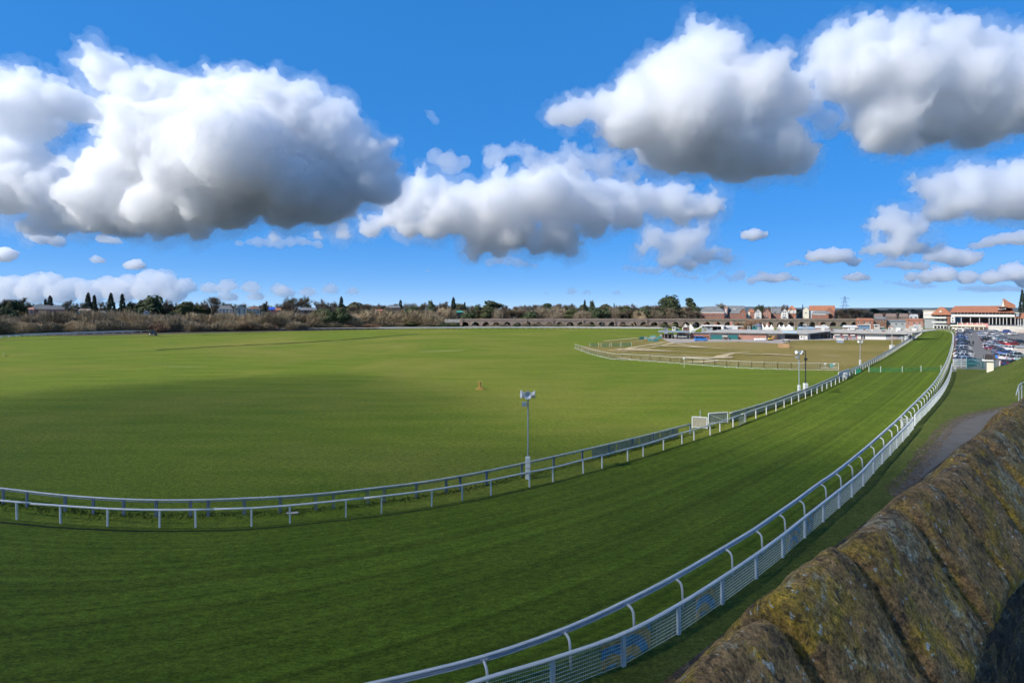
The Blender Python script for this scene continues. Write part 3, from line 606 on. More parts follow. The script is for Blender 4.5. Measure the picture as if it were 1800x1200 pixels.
def coping(t0, t1, seed):
    rr = random.Random(seed); NT, NP = 44, 44; v = []; f = []
    rh = rr.uniform(-.014, .012); off = rr.uniform(-.018, .012); tilt = rr.uniform(-.03, .03)
    # profile from the outer eave over the rounded ridge to the inner eave and under it (n across, z)
    prof = [(-.80, -.46), (-.80, -.40), (-.755, -.34), (-.70, -.26), (-.64, -.17), (-.585, -.085), (-.545, -.028), (-.515, -.004), (-.485, -.006), (-.455, -.03), (-.42, -.085), (-.38, -.15), (-.34, -.215), (-.30, -.28), (-.285, -.31), (-.285, -.345), (-.315, -.39)]
    def pr(s):
        x = s * (len(prof) - 1); i = min(int(x), len(prof) - 2); a, b = prof[i], prof[i + 1]; q = x - i
        return a[0] + (b[0] - a[0]) * q, a[1] + (b[1] - a[1]) * q
    for i in range(NT + 1):
        q = i / NT; t = t0 + (t1 - t0) * q; e = min(q, 1 - q) * (t1 - t0); ed = max(0, 1 - e / .034); edge = .046 * ed * ed + (.05 if i in (0, NT) else 0)
        for j in range(NP + 1):
            n, z = pr(j / NP); cx, cz = -.54, -.36; dx, dz = n - cx, z - cz; l = math.hypot(dx, dz) + 1e-6
            bul = .006 * math.sin(math.pi * q) - edge
            n2 = n + dx / l * bul + off + .012 * math.sin(t * 3.1 + seed); z2 = z + dz / l * bul + rh + tilt * (q - .5) * (t1 - t0)
            p = U * t + NN * n2 + Vector((0, 0, ZR + z2))
            d = .011 * mn.fractal(p * 3.2 + Vector((seed, 0, 0)), 1.0, 2.0, 4) + .010 * mn.fractal(p * 9 + Vector((0, seed, 0)), 1.0, 2.0, 3) + .005 * mn.noise(p * 38)
            sk = .10 * (z2) * (1 if seed % 2 else .4)
            p = p + (NN * (dx / l) + Vector((0, 0, dz / l))) * d + U * (sk * -.6)
            v.append(tuple(p))
    c = NP + 1
    for i in range(NT):
        for j in range(NP): f.append((i * c + j, i * c + j + 1, (i + 1) * c + j + 1, (i + 1) * c + j))
    f.append(tuple(range(c))); f.append(tuple(NT * c + j for j in range(NP, -1, -1)))
    me = bpy.data.meshes.new('coping_stone'); me.from_pydata(v, [], f); bm = bmesh.new(); bm.from_mesh(me); bmesh.ops.recalc_face_normals(bm, faces=bm.faces); bm.to_mesh(me); bm.free()
    me.polygons.foreach_set('use_smooth', [True] * len(me.polygons)); me.materials.append(STONE)
    o = bpy.data.objects.new('coping_stone', me); COL.objects.link(o); child(o, wall)
JT = [-.9, -.3, .25, .817, 1.19, 1.60, 2.14, 2.52, 3.02, 3.55, 4.0, 4.6, 5.15, 5.7, 6.3, 6.9, 7.5, 8.2, 8.9, 9.6]
for i, (a, b) in enumerate(zip(JT, JT[1:])): coping(a + .013, b - .013, 11 + i)
def wall_block(t0, t1, z0, z1, seed, face_in=True):
    NT, NZ = 10, 8; v = []; f = []; n0 = -.36 if face_in else -.82
    for i in range(NT + 1):
        for j in range(NZ + 1):
            q, s = i / NT, j / NZ; t = t0 + (t1 - t0) * q; z = z0 + (z1 - z0) * s
            e = min(min(q, 1 - q) * (t1 - t0), min(s, 1 - s) * (z1 - z0)); k = max(0, 1 - e / .03)
            p = U * t + Vector((0, 0, z)); d = .03 * mn.fractal(p * 4 + Vector((0, seed, 0)), 1, 2, 3) + .008 * mn.noise(p * 20) - .035 * k * k
            v.append(tuple(p + NN * (n0 + d)))
    c = NZ + 1
    for i in range(NT):
        for j in range(NZ): f.append((i * c + j, (i + 1) * c + j, (i + 1) * c + j + 1, i * c + j + 1))
    ring = [i * c for i in range(NT + 1)] + [NT * c + j for j in range(1, NZ + 1)] + [i * c + NZ for i in range(NT - 1, -1, -1)] + [j for j in range(NZ - 1, 0, -1)]
    nb = len(v); v += [tuple(Vector(v[r]) - NN * .2) for r in ring]; m_ = len(ring)
    f += [(ring[i], nb + i, nb + (i + 1) % m_, ring[(i + 1) % m_]) for i in range(m_)] + [tuple(nb + i for i in range(m_))]
    me = bpy.data.meshes.new('wall_block'); me.from_pydata(v, [], f); bm = bmesh.new(); bm.from_mesh(me); bmesh.ops.recalc_face_normals(bm, faces=bm.faces); bm.to_mesh(me); bm.free()
    me.polygons.foreach_set('use_smooth', [True] * len(me.polygons)); me.materials.append(STONED)
    o = bpy.data.objects.new('wall_block', me); COL.objects.link(o); child(o, wall)
rr = random.Random(5); zz = ZR - .375
for row in range(4):
    hgt = rr.uniform(.24, .32); t = -.8 + rr.uniform(0, .3)
    while t < 6.5:
        ln = rr.uniform(.38, .7); wall_block(t + .006, t + ln - .006, zz - hgt + .006, zz - .006, row * 50 + int(t * 9)); t += ln
    zz -= hgt
core = MB(); a, b = U * -1, U * 9.6
for n0, n1, z0, z1 in ((-.80, -.44, 0.0, ZR - .33),):
    q = [a + NN * n0, b + NN * n0, b + NN * n1, a + NN * n1]
    core.add([p + Vector((0, 0, z0)) for p in q] + [p + Vector((0, 0, z1)) for p in q], [(0, 1, 2, 3), (4, 5, 6, 7), (0, 1, 5, 4), (1, 2, 6, 5), (2, 3, 7, 6), (3, 0, 4, 7)])
core.build('wall_core', STONED, wall)
# walkway behind the wall
wk = MB(); q = [U * -6 + NN * -.43, U * 12 + NN * -.43, U * 12 + NN * 2.6, U * -6 + NN * 2.6]
wk.add([p + Vector((0, 0, 0)) for p in q] + [p + Vector((0, 0, H - 2.15)) for p in q], [(0, 1, 2, 3), (4, 5, 6, 7), (0, 1, 5, 4), (1, 2, 6, 5), (2, 3, 7, 6), (3, 0, 4, 7)])
tag(wk.build('wall_walk', M('flagstone_walk', (.16, .14, .125), .9, .3, 2.0, .4)), kind='structure')

# ------------------------------------------------------------------ masts, gates and small things by the rails
def horn(mb, p, d, r=.34, L=.5):            # a loudspeaker horn flaring along d
    d = Vector(d).normalized(); q = d.to_track_quat('Z', 'Y'); n = 12; st = [(0, .10), (.12, .11), (.25, .16), (.38, .24), (.46, .33), (.5, .36)]
    v = []; f = []
    for s, rr_2 in st: v += [p + q @ Vector((rr_2 * r / .36 * math.cos(2 * math.pi * k / n), rr_2 * r / .36 * math.sin(2 * math.pi * k / n), s * L / .5)) for k in range(n)]
    for i in range(len(st) - 1): f += [(i * n + k, i * n + (k + 1) % n, (i + 1) * n + (k + 1) % n, (i + 1) * n + k) for k in range(n)]
    m_ = len(v); v += [p + q @ Vector((.30 * r / .36 * math.cos(2 * math.pi * k / n), .30 * r / .36 * math.sin(2 * math.pi * k / n), .47 * L / .5)) for k in range(n)] + [p + q @ Vector((.07 * math.cos(2 * math.pi * k / n), .07 * math.sin(2 * math.pi * k / n), .18)) for k in range(n)]
    b0 = (len(st) - 1) * n
    f += [(b0 + k, b0 + (k + 1) % n, m_ + (k + 1) % n, m_ + k) for k in range(n)] + [(m_ + k, m_ + (k + 1) % n, m_ + n + (k + 1) % n, m_ + n + k) for k in range(n)]
    f += [tuple(m_ + n + k for k in range(n)), tuple(range(n))]
    mb.add(v, f)
def padded_post(th, base, hgt, wd):
    b = MB().box(base.x - wd / 2, base.x + wd / 2, base.y - wd / 2, base.y + wd / 2, 0, hgt); o = b.build('padded_base', WHITE, th)
    bv = o.modifiers.new('soft', 'BEVEL'); bv.width = .05; bv.segments = 3
    for k in range(3):
        z = hgt * (.25 + .25 * k); MB().box(base.x - wd / 2 - .012, base.x + wd / 2 + .012, base.y - wd / 2 - .012, base.y + wd / 2 + .012, z, z + .05).build('strap', LGREY, th)
def speaker_mast(foot, top_py, base_h, label, sc_=1.0, extra=True):
    p = G(*foot); D = p.y; zt = Z(top_py, D); th = empty('speaker_mast', p); tag(th, label, 'loudspeaker mast', 'loudspeaker masts along the track')
    padded_post(th, p, base_h, .34 * sc_)
    MB().bar(p + Vector((0, 0, base_h - .05)), Vector((p.x, p.y, zt - .45)), .055, 8).build('pole', GALV, th)
    c = Vector((p.x, p.y, zt - .2))
    MB().box(c.x - .35, c.x + .35, c.y - .05, c.y + .05, c.z - .24, c.z - .16).build('bracket', GALV, th)
    for d, o_ in (((-1, -.25, .08), (-.08, 0, 0)), ((-.05, -1, .02), (0, -.06, 0)), ((1, -.1, .02), (.08, 0, 0))):
        m_ = MB(); horn(m_, c + Vector(o_), d, .30 * sc_, .42 * sc_); m_.build('horn', WHITE2, th, True)
    MB().box(c.x - .12, c.x + .12, c.y - .1, c.y + .1, c.z - .12, c.z + .12).build('driver_box', GREYM, th)
    if extra: MB().box(c.x - .42, c.x - .1, c.y - .12, c.y + .12, c.z - .85, c.z - .55).build('floodlight', GALV, th)
    return th
speaker_mast((928, 842), 688, 1.60, 'nearest loudspeaker mast with three white horns on a padded base')
speaker_mast((1404.5, 696), 616.5, 1.55, 'loudspeaker mast with white horns beside the black lamp post', .9)
speaker_mast((1512, 643), 599, 1.3, 'loudspeaker mast by the green crossing net', .9, False)
# black lamp post with hooked arm
p = G(1416, 691.5); th = empty('lamp_post', p); tag(th, 'black hooked lamp post on a wide white padded base', 'lamp post')
padded_post(th, p, 1.5, .50); zt = Z(616, p.y); MB().bar(p + Vector((0, 0, 1.4)), Vector((p.x, p.y, zt - .3)), .085, 8, .06).build('pole', DARK, th)
hk = [Vector((p.x, p.y, zt - .35)), Vector((p.x, p.y, zt - .08)), Vector((p.x - .12, p.y, zt)), Vector((p.x - .3, p.y, zt - .05)), Vector((p.x - .4, p.y, zt - .25))]
for a, b in zip(hk, hk[1:]): pass
o = MB(); [o.bar(a, b, .05, 6) for a, b in zip(hk, hk[1:])]; o.build('hook_arm', DARK, th)
MB().bar(hk[-1] + Vector((0, 0, .05)), hk[-1] - Vector((0, 0, .35)), .08, 8, .17).build('lamp_head', DARK, th)
MB().box(p.x - .16, p.x + .2, p.y - .1, p.y + .1, Z(632, p.y) - .1, Z(632, p.y) + .25).build('clamp_box', DARK, th)
# thin post with padded base further on
p = G(1568, 613.5); th = empty('signal_post', p); tag(th, 'thin grey post on a short white padded base by the far inner rail', 'post')
padded_post(th, p, 1.25, 1.0); MB().bar(p + Vector((0, 0, 1.2)), Vector((p.x, p.y, Z(583, p.y))), .11, 6).build('pole', LGREY, th)
for k, (x, y, h_, lab) in enumerate(((1586, 600.5, 1.7, 'short grey marker post, first past the padded post'), (1593, 600, 2.0, 'stout white marker post between two slimmer ones'), (1600, 595.5, 1.6, 'slim white marker post nearest the grey trucks'))):
    p = G(x, y); th = empty('marker_post', p); tag(th, lab, 'post', 'marker posts by the far inner rail')
    wv = (.16, .42, .28)[k]; MB().box(p.x - wv, p.x + wv, p.y - .2, p.y + .2, 0, h_).build('post', (LGREY, WHITE, WHITE)[k], th); MB().box(p.x - wv * 1.3, p.x + wv * 1.3, p.y - .25, p.y + .25, h_, h_ + .2).build('cap', WHITE, th)
# gates in the inner barrier
MESHB = M('beige_gate_netting', (.46, .42, .33), .8, .3, 6.0, alpha=.55)
def framed_gate(name, label, a, b, h_, diag, mesh, cat='gate'):
    a, b = Vector(a), Vector(b); th = empty(name, a); tag(th, label, cat); up = Vector((0, 0, h_)); d = (b - a).normalized()
    MB().bar(a + up, b + up, .06, 6).build('top_rail', WHITE, th); MB().bar(a + Vector((0, 0, .1)), b + Vector((0, 0, .1)), .04, 6).build('bottom_rail', WHITE, th)
    for p in (a, b): MB().bar(p, p + up, .06, 6).build('post', WHITE, th)
    n = Vector((d.y, -d.x, 0)) * .015
    MB().add([a + n + Vector((0, 0, .12)), b + n + Vector((0, 0, .12)), b + n + up * .94, a + n + up * .94, a - n + Vector((0, 0, .12)), b - n + Vector((0, 0, .12)), b - n + up * .94, a - n + up * .94], [(0, 1, 2, 3), (7, 6, 5, 4), (0, 4, 5, 1), (3, 2, 6, 7)]).build('netting', mesh, th)
    if diag: MB().bar(a + up * .95 + n * 3, b + Vector((0, 0, .12)) + n * 3, .03, 4).build('brace', WHITE, th)
    return th
framed_gate('barrier_gate', 'small white gate with beige netting before the braced gate', G(1217, 752), G(1243, 754), 1.15, False, MESHB)
framed_gate('barrier_gate', 'white gate with diagonal brace between the two barrier stretches', G(1245.5, 745), G(1279, 743), 1.12, True, MESHM)
p = G(1231, 750); th = empty('marker_pole', p); tag(th, 'thin grey pole standing by the beige netted gate', 'pole'); MB().bar(p, p + Vector((0, 0, 1.7)), .04, 6).build('pole', GALV, th); MB().box(p.x - .08, p.x + .08, p.y - .08, p.y + .08, 0, .06).build('foot_plate', GALV, th)
framed_gate('barrier_gate', 'pale gate panel across the barrier short of the crossing net', G(1474, 668), G(1492, 661), 1.35, False, M('grey_white_panel', (.62, .64, .66), .6, .1, 2.0))
p = G(1486, 667); th = empty('sign_box', p); tag(th, 'white sign box hung in front of the pale gate panel', 'sign'); MB().box(p.x - .28, p.x + .28, p.y - .1, p.y + .1, .35, 1.2).build('board', WHITE, th); MB().box(p.x - .1, p.x + .1, p.y - .112, p.y - .103, .55, .85).build('print', GREYM, th); MB().bar(p, p + Vector((0, 0, .36)), .05, 4).build('leg', WHITE, th)
p0, p1 = G(1300, 749), G(1312, 742); th = empty('wire_hurdle', p0); tag(th, 'loose grey wire hurdle lying against the inner running rail', 'hurdle')
for k in range(5): MB().bar(p0 + Vector((0, .1, .1 + k * .16)), p1 + Vector((0, .1, .1 + k * .16)), .018, 4).build('wire', GALV, th)
for k in range(6): q = p0.lerp(p1, k / 5) + Vector((0, .1, 0)); MB().bar(q, q + Vector((0, 0, .85)), .018, 4).build('upright', GALV, th)
p = G(514, 903); th = empty('litter', p); tag(th, 'scrap of clear plastic sheeting lying under the inner rail', 'litter')
q = MB(); NX = 10
for i in range(NX + 1):
    for j in range(5): q.v.append((p.x - .35 + .07 * i, p.y - .15 + .07 * j, .03 + .12 * abs(mn.noise(Vector((i * .6, j * .7, 1)))) + .03))
q.f = [(i * 5 + j, i * 5 + j + 1, (i + 1) * 5 + j + 1, (i + 1) * 5 + j) for i in range(NX) for j in range(4)]; q.build('sheet', LGREY, th, True)
# green crossing net over the track
GNET = M('green_netting', (.03, .30, .13), .8, .15, 2.0, alpha=.2)
GN = [G(x, y) for x, y in ((1527.5, 653.5), (1548, 654), (1586, 654), (1619, 653), (1654, 652))]
th = empty('crossing_net', GN[0]); tag(th, 'low green net stretched across the track on white poles', 'net')
for p in GN: MB().bar(p, p + Vector((0, 0, 1.15)), .05, 6).build('pole', WHITE, th)
for a, b in zip(GN, GN[1:]):
    h2 = R.uniform(.75, .95); n = Vector((0, .015, 0))
    MB().add([a - n + Vector((0, 0, .02)), b - n + Vector((0, 0, .02)), b - n + Vector((0, 0, h2)), a - n + Vector((0, 0, h2)), a + n + Vector((0, 0, .02)), b + n + Vector((0, 0, .02)), b + n + Vector((0, 0, h2)), a + n + Vector((0, 0, h2))], [(0, 1, 2, 3), (7, 6, 5, 4), (0, 4, 5, 1), (3, 2, 6, 7)]).build('net_panel', GNET, th)
p0, p1 = G(1505, 657), G(1512, 654); th = empty('net_roll', p0); tag(th, 'rolled green netting leaning on the inner rail', 'net')
for k in range(3): q = p0.lerp(p1, k / 2); MB().bar(q, q + Vector((0, 0, .9 - .1 * k)), .18, 8).build('roll', M('green_net_roll', (.02, .22, .13), .8, .2, 3.0), th)
# yellow starting post on the infield
YEL = M('weathered_yellow_paint', (.40, .26, .06), .75, .3, 3.0)
p = G(843.5, 684.5); th = empty('marker_stand', p); th.scale = (1.35, 1.35, 1.35); tag(th, 'yellow brown hollow post on a square foot alone on the infield', 'post')
MB().box(p.x - .45, p.x + .45, p.y - .35, p.y + .35, 0, .10).build('foot', YEL, th); MB().prism([(p.x - .38, .10), (p.x + .38, .10), (p.x + .22, .26), (p.x - .22, .26)], 'y', p.y - .28, p.y + .28).build('plinth', YEL, th)
MB().box(p.x - .17, p.x + .17, p.y - .17, p.y + .17, .26, .92).build('post', YEL, th); MB().box(p.x + .03, p.x + .1, p.y - .18, p.y - .172, .3, .88).build('groove', DARK, th)
# tractor by the far rail
p = G(268, 590); th = empty('tractor', p); tag(th, 'small dark tractor with pale wheel hubs by the far rail', 'tractor')
MB().prism([(p.x - 1.1, .9), (p.x + 1.7, .9), (p.x + 1.75, 1.35), (p.x + .5, 1.5), (p.x - 1.1, 1.4)], 'y', p.y - .5, p.y + .5).build('body', DARK, th)
cb = MB(); cb.prism([(p.x - 1.1, 1.4), (p.x + .45, 1.5), (p.x + .25, 2.75), (p.x - .95, 2.75)], 'y', p.y - .7, p.y + .7); cb.build('cab', DGLASS, th); MB().box(p.x - 1.05, p.x + .35, p.y - .75, p.y + .75, 2.75, 2.87).build('cab_roof', DARK, th)
for x, r_ in ((-.7, .75), (1.2, .48)):
    for s_ in (-.75, .75):
        wo = MB().bar((p.x + x, p.y + s_ - .15, r_), (p.x + x, p.y + s_ + .15, r_), r_, 14).build('wheel', DARK, th); hb = MB().bar((p.x + x, p.y + s_ - .16, r_), (p.x + x, p.y + s_ + .16, r_), r_ * .5, 10).build('hub', CREAM); hb.parent = wo
p = G(8, 626); th = empty('marker_flag', p); tag(th, 'faint marker pole lying near the left edge of the field', 'pole'); MB().bar(p, p + Vector((1.2, 0, .25)), .05, 5).build('pole', DK, th); MB().bar(p + Vector((-.3, 0, 0)), p + Vector((-.3, 0, 1.1)), .025, 5).build('stick', GALV, th)

# ------------------------------------------------------------------ temporary fence round the enclosure
HP = [(1011, 612.5), (1016.5, 614.5), (1022, 616.5), (1028.5, 618.8), (1034.5, 621), (1042, 623.3), (1050, 625.4), (1058, 627.5), (1066, 629.5), (1074, 631), (1081, 631.6), (1094.5, 632.2), (1110.5, 633), (1126.5, 634), (1143.5, 635.2), (1160, 636.4), (1178.5, 637.8), (1198, 639.4), (1217.5, 640.8), (1237, 642.3), (1256.5, 643.8), (1277, 645.3), (1298, 646.6), (1321, 647.6), (1343, 648.6), (1366.5, 649.3), (1391, 649.9), (1415, 650.4), (1442, 650.6), (1458, 650.8), (1474, 651)]
HW = M('temporary_fence_wire', (.55, .55, .46), .6); HF = M('temporary_fence_tube', (.62, .63, .55), .5)
hf = empty('temporary_fence', G(*HP[0])); tag(hf, 'run of wire mesh temporary fence panels round the dry enclosure', 'fence')
for i, (a, b) in enumerate(zip(HP, HP[1:])):
    a, b = G(*a), G(*b); up = Vector((0, 0, 1.42)); q = empty('panel', a); child(q, hf)
    fr2_ = MB(); [fr2_.bar(u, v_, .045, 4) for u, v_ in ((a, a + up), (b, b + up), (a + up, b + up), (a + Vector((0, 0, .1)), b + Vector((0, 0, .1))))]
    if 'frame': o = fr2_.build('frame', HF); o.parent = q; o.matrix_parent_inverse = Matrix.Translation(a).inverted()
    wm = MB(); n = max(6, int((b - a).length / .35))
    for k in range(1, n): c = a.lerp(b, k / n); wm.bar(c + Vector((0, 0, .1)), c + up, .009, 3)
    for k in range(1, 5): wm.bar(a + Vector((0, 0, .1 + k * .26)), b + Vector((0, 0, .1 + k * .26)), .009, 3)
    o = wm.build('wire_mesh', HW); o.parent = q; o.matrix_parent_inverse = Matrix.Translation(a).inverted()
    MB().box(a.x - .3, a.x + .3, a.y - .12, a.y + .12, 0, .1).build('foot_block', CONC, hf)
for a, b in ((G(1442, 651.5), G(1474, 652)),): MB().bar(a + Vector((0, 0, .6)), b + Vector((0, 0, .6)), .05, 4).build('mid_rail', HF, hf)
for k, (x, y, lab) in enumerate(((1202.5, 630, 'white round lamp head on the temporary fence, lone one'), (1450.5, 639.5, 'white round lamp head on the fence, paired left'), (1466, 639.5, 'white round lamp head on the fence, paired beside the teal bag'))):
    p = at(x, y, G(x, 646).y); bm = bmesh.new(); bmesh.ops.create_uvsphere(bm, u_segments=12, v_segments=8, radius=.22); me = bpy.data.meshes.new('lamp'); bm.to_mesh(me); bm.free(); me.materials.append(WHITE)
    th = empty('fence_lamp', (p.x, p.y, 0)); tag(th, lab, 'lamp', 'round lamps on the temporary fence'); o = bpy.data.objects.new('lamp', me); COL.objects.link(o); child(o, th); o.location = p; MB().bar((p.x, p.y, 0), (p.x, p.y, p.z), .04, 4).build('stalk', HF, th)
p = G(1462, 648); th = empty('teal_bag', p); tag(th, 'teal sack hung on the temporary fence between the lamps', 'sack'); o = MB().box(p.x - .35, p.x + .35, p.y - .15, p.y + .15, .35, .95).build('sack', M('teal_cloth', (.08, .38, .36), .8, .2, 3.0), th); bv = o.modifiers.new('soft', 'BEVEL'); bv.width = .12; bv.segments = 3
GRN = M('faint_green_netting', (.06, .22, .12), .8, .1, 1.0, alpha=.3)
for k, (x0, x1, y) in enumerate(((1037, 1052, 610), (1057, 1072, 610), (1075, 1091, 609.5), (1092, 1110, 609))):
    a, b = G(x0, y), G(x1, y); th = empty('net_screen', a); tag(th, f'faint green net screen, {ordw(k)} along behind the fence end', 'screen', 'faint green net screens')
    MB().box(a.x, b.x, a.y - .02, a.y + .02, .1, 1.3).build('net', GRN, th)
    for q in (a, b): MB().bar(q, q + Vector((0, 0, 1.5)), .05, 4).build('pole', HF, th)

# ------------------------------------------------------------------ turret kiosk, barriers and railings by the car park
p = G(1740.5, 657); D = p.y; th = empty('turret_kiosk', p, -.75); tag(th, 'narrow cream kiosk with dark tiled hat roof at the car park edge', 'kiosk')
MB().pbox(1736, 1745, 634, 655, D, 1.3).build('wall', CREAM, th); MB().pbox(1733, 1748, 632.5, 635, D - .35, 2.0).build('ledge', WREN, th)
x0, x1, x2, x3 = X(1733, D), X(1748, D), X(1734.2, D), X(1746.8, D); z0, z1 = Z(632.6, D), Z(623, D)
MB().add([(x0, D - .3, z0), (x1, D - .3, z0), (x1, D + 1.6, z0), (x0, D + 1.6, z0), (x2, D - .1, z1), (x3, D - .1, z1), (x3, D + 1.4, z1), (x2, D + 1.4, z1)], [(0, 1, 5, 4), (1, 2, 6, 5), (2, 3, 7, 6), (3, 0, 4, 7), (4, 5, 6, 7), (3, 2, 1, 0)]).build('roof', M('dark_shingle', (.06, .05, .05), .85, .3, 3.0), th)
for k in range(4): MB().pbox(1734.2 + k * 3.4, 1734.9 + k * 3.4, 623.4, 632.4, D - .34, .05).build('roof_batten', DARK, th)
p = G(1689, 646.5); D = p.y; th = empty('timber_barrier', p); tag(th, 'white slatted timber barrier at the head of the parked row', 'barrier')
for y in (631.5, 634.5, 637.5, 640.8, 643.5): MB().pbox(1676, 1700.3, y - .7, y + .75, D, .08).build('slat', WHITE, th)
for x in (1676.5, 1690, 1699.6): MB().pbox(x - .7, x + .7, 630.4, 646.5, D + .09, .12).build('post', WHITE, th)
p = G(1677, 653); D = p.y; th = empty('low_hurdle', p); tag(th, 'small white hurdle with uprights at the fence end', 'hurdle')
for k in range(6): MB().pbox(1673.4 + k * 1.4, 1674 + k * 1.4, 643.2, 653, D, .06).build('upright', WHITE, th)
for y in (643, 648.5): MB().pbox(1673, 1681, y - .6, y + .6, D - .08, .07).build('rail', WHITE, th)
p = G(1720, 648.5); D = p.y; th = empty('mesh_gate', p); tag(th, 'blue green wire gate across the car park entrance', 'gate')
GG = M('blue_green_paint', (.04, .16, .18), .5)
for x0_, x1_ in ((1701, 1727), (1728.5, 1735), (1746, 1752)):
    for k in range(int((x1_ - x0_) / 1.3)): MB().pbox(x0_ + k * 1.3, x0_ + k * 1.3 + .22, 631, 647.5, D, .03).build('bar', GG, th)
    for y in (630.6, 647): MB().pbox(x0_, x1_, y - .4, y + .4, D + .05, .05).build('rail', GG, th)
for x in (1700.6, 1727.8, 1735.4): MB().pbox(x - .5, x + .5, 629.6, 648.5, D - .02, .14).build('post', GG, th)
p = G(1757, 643); th = empty('bollard_post', p); tag(th, 'slim white post leaning by the blue cars', 'post'); MB().bar(p, p + Vector((.12, 0, 1.1)), .09, 6).build('post', WHITE, th); MB().box(p.x - .15, p.x + .15, p.y - .15, p.y + .15, 0, .08).build('base', CONC, th)
p = Vector((X(1791, 72), 72, 0)); th = empty('hand_railing', p); tag(th, 'grey tubular hand railing just beyond the wall at the right edge', 'railing')
PT = [at(1786, 694, 60), at(1791, 677, 61), at(1796, 672.5, 62), at(1812, 667, 63)]
o = MB(); [o.bar(a, b, .05, 6) for a, b in zip(PT, PT[1:])]; o.build('top_rail', GALV, th)
o = MB(); [o.bar(a - Vector((0, 0, .5)), b - Vector((0, 0, .5)), .035, 6) for a, b in zip(PT[1:], PT[2:])]; o.build('mid_rail', GALV, th)
for q in (PT[1], PT[2], PT[3]): MB().bar(q, Vector((q.x, q.y, 0)), .05, 6).build('post', GALV, th)

# ------------------------------------------------------------------ buildings
def win(th, par_, px, py, wpx, hpx, D, m=None, fm=None, th_=.12):
    f = MB().pbox(px - wpx / 2, px + wpx / 2, py - hpx / 2, py + hpx / 2, D - th_ * .6, th_).build('window', fm or WREN, th)
    g = MB().pbox(px - wpx * .4, px + wpx * .4, py - hpx * .42, py + hpx * .42, D - th_ * .6 - .03, .04).build('pane', m or DGLASS); g.parent = f
    return f
def roof_x(px0, px1, ey, ry, D0, D1, hip=0.0, over=.3, inset=None):   # ridge parallel to the picture
    Dm = (D0 + D1) / 2; xa, xb = X(px0, D0) - over, X(px1, D0) + over; ze = Z(ey, D0); zr = Z(ry, Dm); h_ = hip * (xb - xa)
    return MB().add([(xa, D0 - over, ze), (xb, D0 - over, ze), (xb, D1 + over, ze), (xa, D1 + over, ze), (xa + h_, Dm, zr), (xb - h_, Dm, zr)], [(0, 1, 5, 4), (2, 3, 4, 5), (1, 2, 5), (3, 0, 4), (3, 2, 1, 0)])
def roof_y(px0, px1, ey, ay, D0, D1, over=.3):                       # gable end toward the viewer
    xa, xb = X(px0, D0) - over, X(px1, D0) + over; ze = Z(ey, D0); za = Z(ay, D0); xm = (xa + xb) / 2; t = .25
    return MB().prism([(xa, ze - .1), (xm, za), (xb, ze - .1), (xb, ze + t), (xm, za + t * 1.6), (xa, ze + t)], 'y', D0 - over, D1)
def gable_wall(px0, px1, ey, ay, by, D0, D1):
    xa, xb = X(px0, D0), X(px1, D0); return MB().prism([(xa, Z(by, D0)), (xb, Z(by, D0)), (xb, Z(ey, D0)), ((xa + xb) / 2, Z(ay, D0)), (xa, Z(ey, D0))], 'y', D0, D1)
BY = 577
BL = []
def B(name, label, cat, px, D):
    th = empty(name, (X(px, D), D, 0)); tag(th, label, cat); th['px'] = px
    if name not in ('railway_viaduct', 'girder_bridge'): BL.append(th)
    return th
def face_viewer():                            # the buildings stand square to the racecourse, turned towards it
    for th in BL:
        a = math.atan((th['px'] - 900) / F); th.rotation_euler = (0, 0, -a); th.scale = (math.cos(a), 1, 1); del th['px']
def ground_y(D): return HY + H * F / D
# houses above the viaduct
D = 395; gy = ground_y(D)
h = B('apartment_house', 'long brick apartment house with grey hipped roof and white eaves band', 'house', 1250, D)
MB().pbox(1230, 1273, 550, gy, D, 10).build('wall', BRICK, h); MB().pbox(1229.7, 1273.3, 548, 550.2, D - .1, 10.2).build('eaves_band', WREN, h); roof_x(1230, 1273, 548, 538.6, D, D + 10, .22).build('roof', SLATE, h)
for x in (1234, 1239.5, 1245, 1250.5, 1256, 1261.5, 1267): win(h, None, x, 555, 2.2, 4, D)
h = B('stair_tower', 'slender pink brick stair tower with pointed white gable between grey roofs', 'tower', 1276, D - 1)
gable_wall(1273.6, 1278.6, 541, 536, gy, D - 1, D + 6).build('wall', PINKB, h); roof_y(1273.6, 1278.6, 541, 536, D - 1, D + 6, .2).build('roof', WREN, h); MB().pbox(1275, 1277.2, 542, 556, D - 1.1, .08).build('stair_window', WREN, h)
h = B('apartment_house', 'pale apartment house with tall grey roof and brick front gable', 'house', 1295, D)
MB().pbox(1278.8, 1307, 545, gy, D, 10).build('wall', CREAM, h); roof_x(1278.5, 1306, 545, 537.3, D + 2, D + 10, 0).build('roof', SLATE, h)
MB().pbox(1284, 1304, 551, gy, D - 2.5, 3).build('front_wing', BRICK, h); roof_x(1283.6, 1304.4, 551, 544, D - 2.5, D + 2, .1).build('wing_roof', SLATE, h)
gable_wall(1304, 1314.5, 549, 543.2, gy, D - 3, D + 5).build('gable', BRICK, h); roof_y(1304, 1314.5, 549, 543.2, D - 3, D + 5).build('gable_roof', BRICKD, h)
for x in (1288, 1293.5, 1299): win(h, None, x, 555.5, 2, 3, D - 2.5)
win(h, None, 1309.2, 553, 2.2, 3.5, D - 3); win(h, None, 1292, 543.4, 3.4, 1.6, D - .6, WREN)
h = B('town_house', 'cream and red town house with small red hipped roof', 'house', 1320, D)
MB().pbox(1315, 1327, 549, gy, D, 8).build('wall', BRICK, h); MB().pbox(1314.8, 1319, 548.6, gy, D - .3, 2).build('bay', CREAM, h); roof_x(1315, 1327, 549, 543, D, D + 8, .35).build('roof', REDT, h); win(h, None, 1323, 554, 2, 3, D)
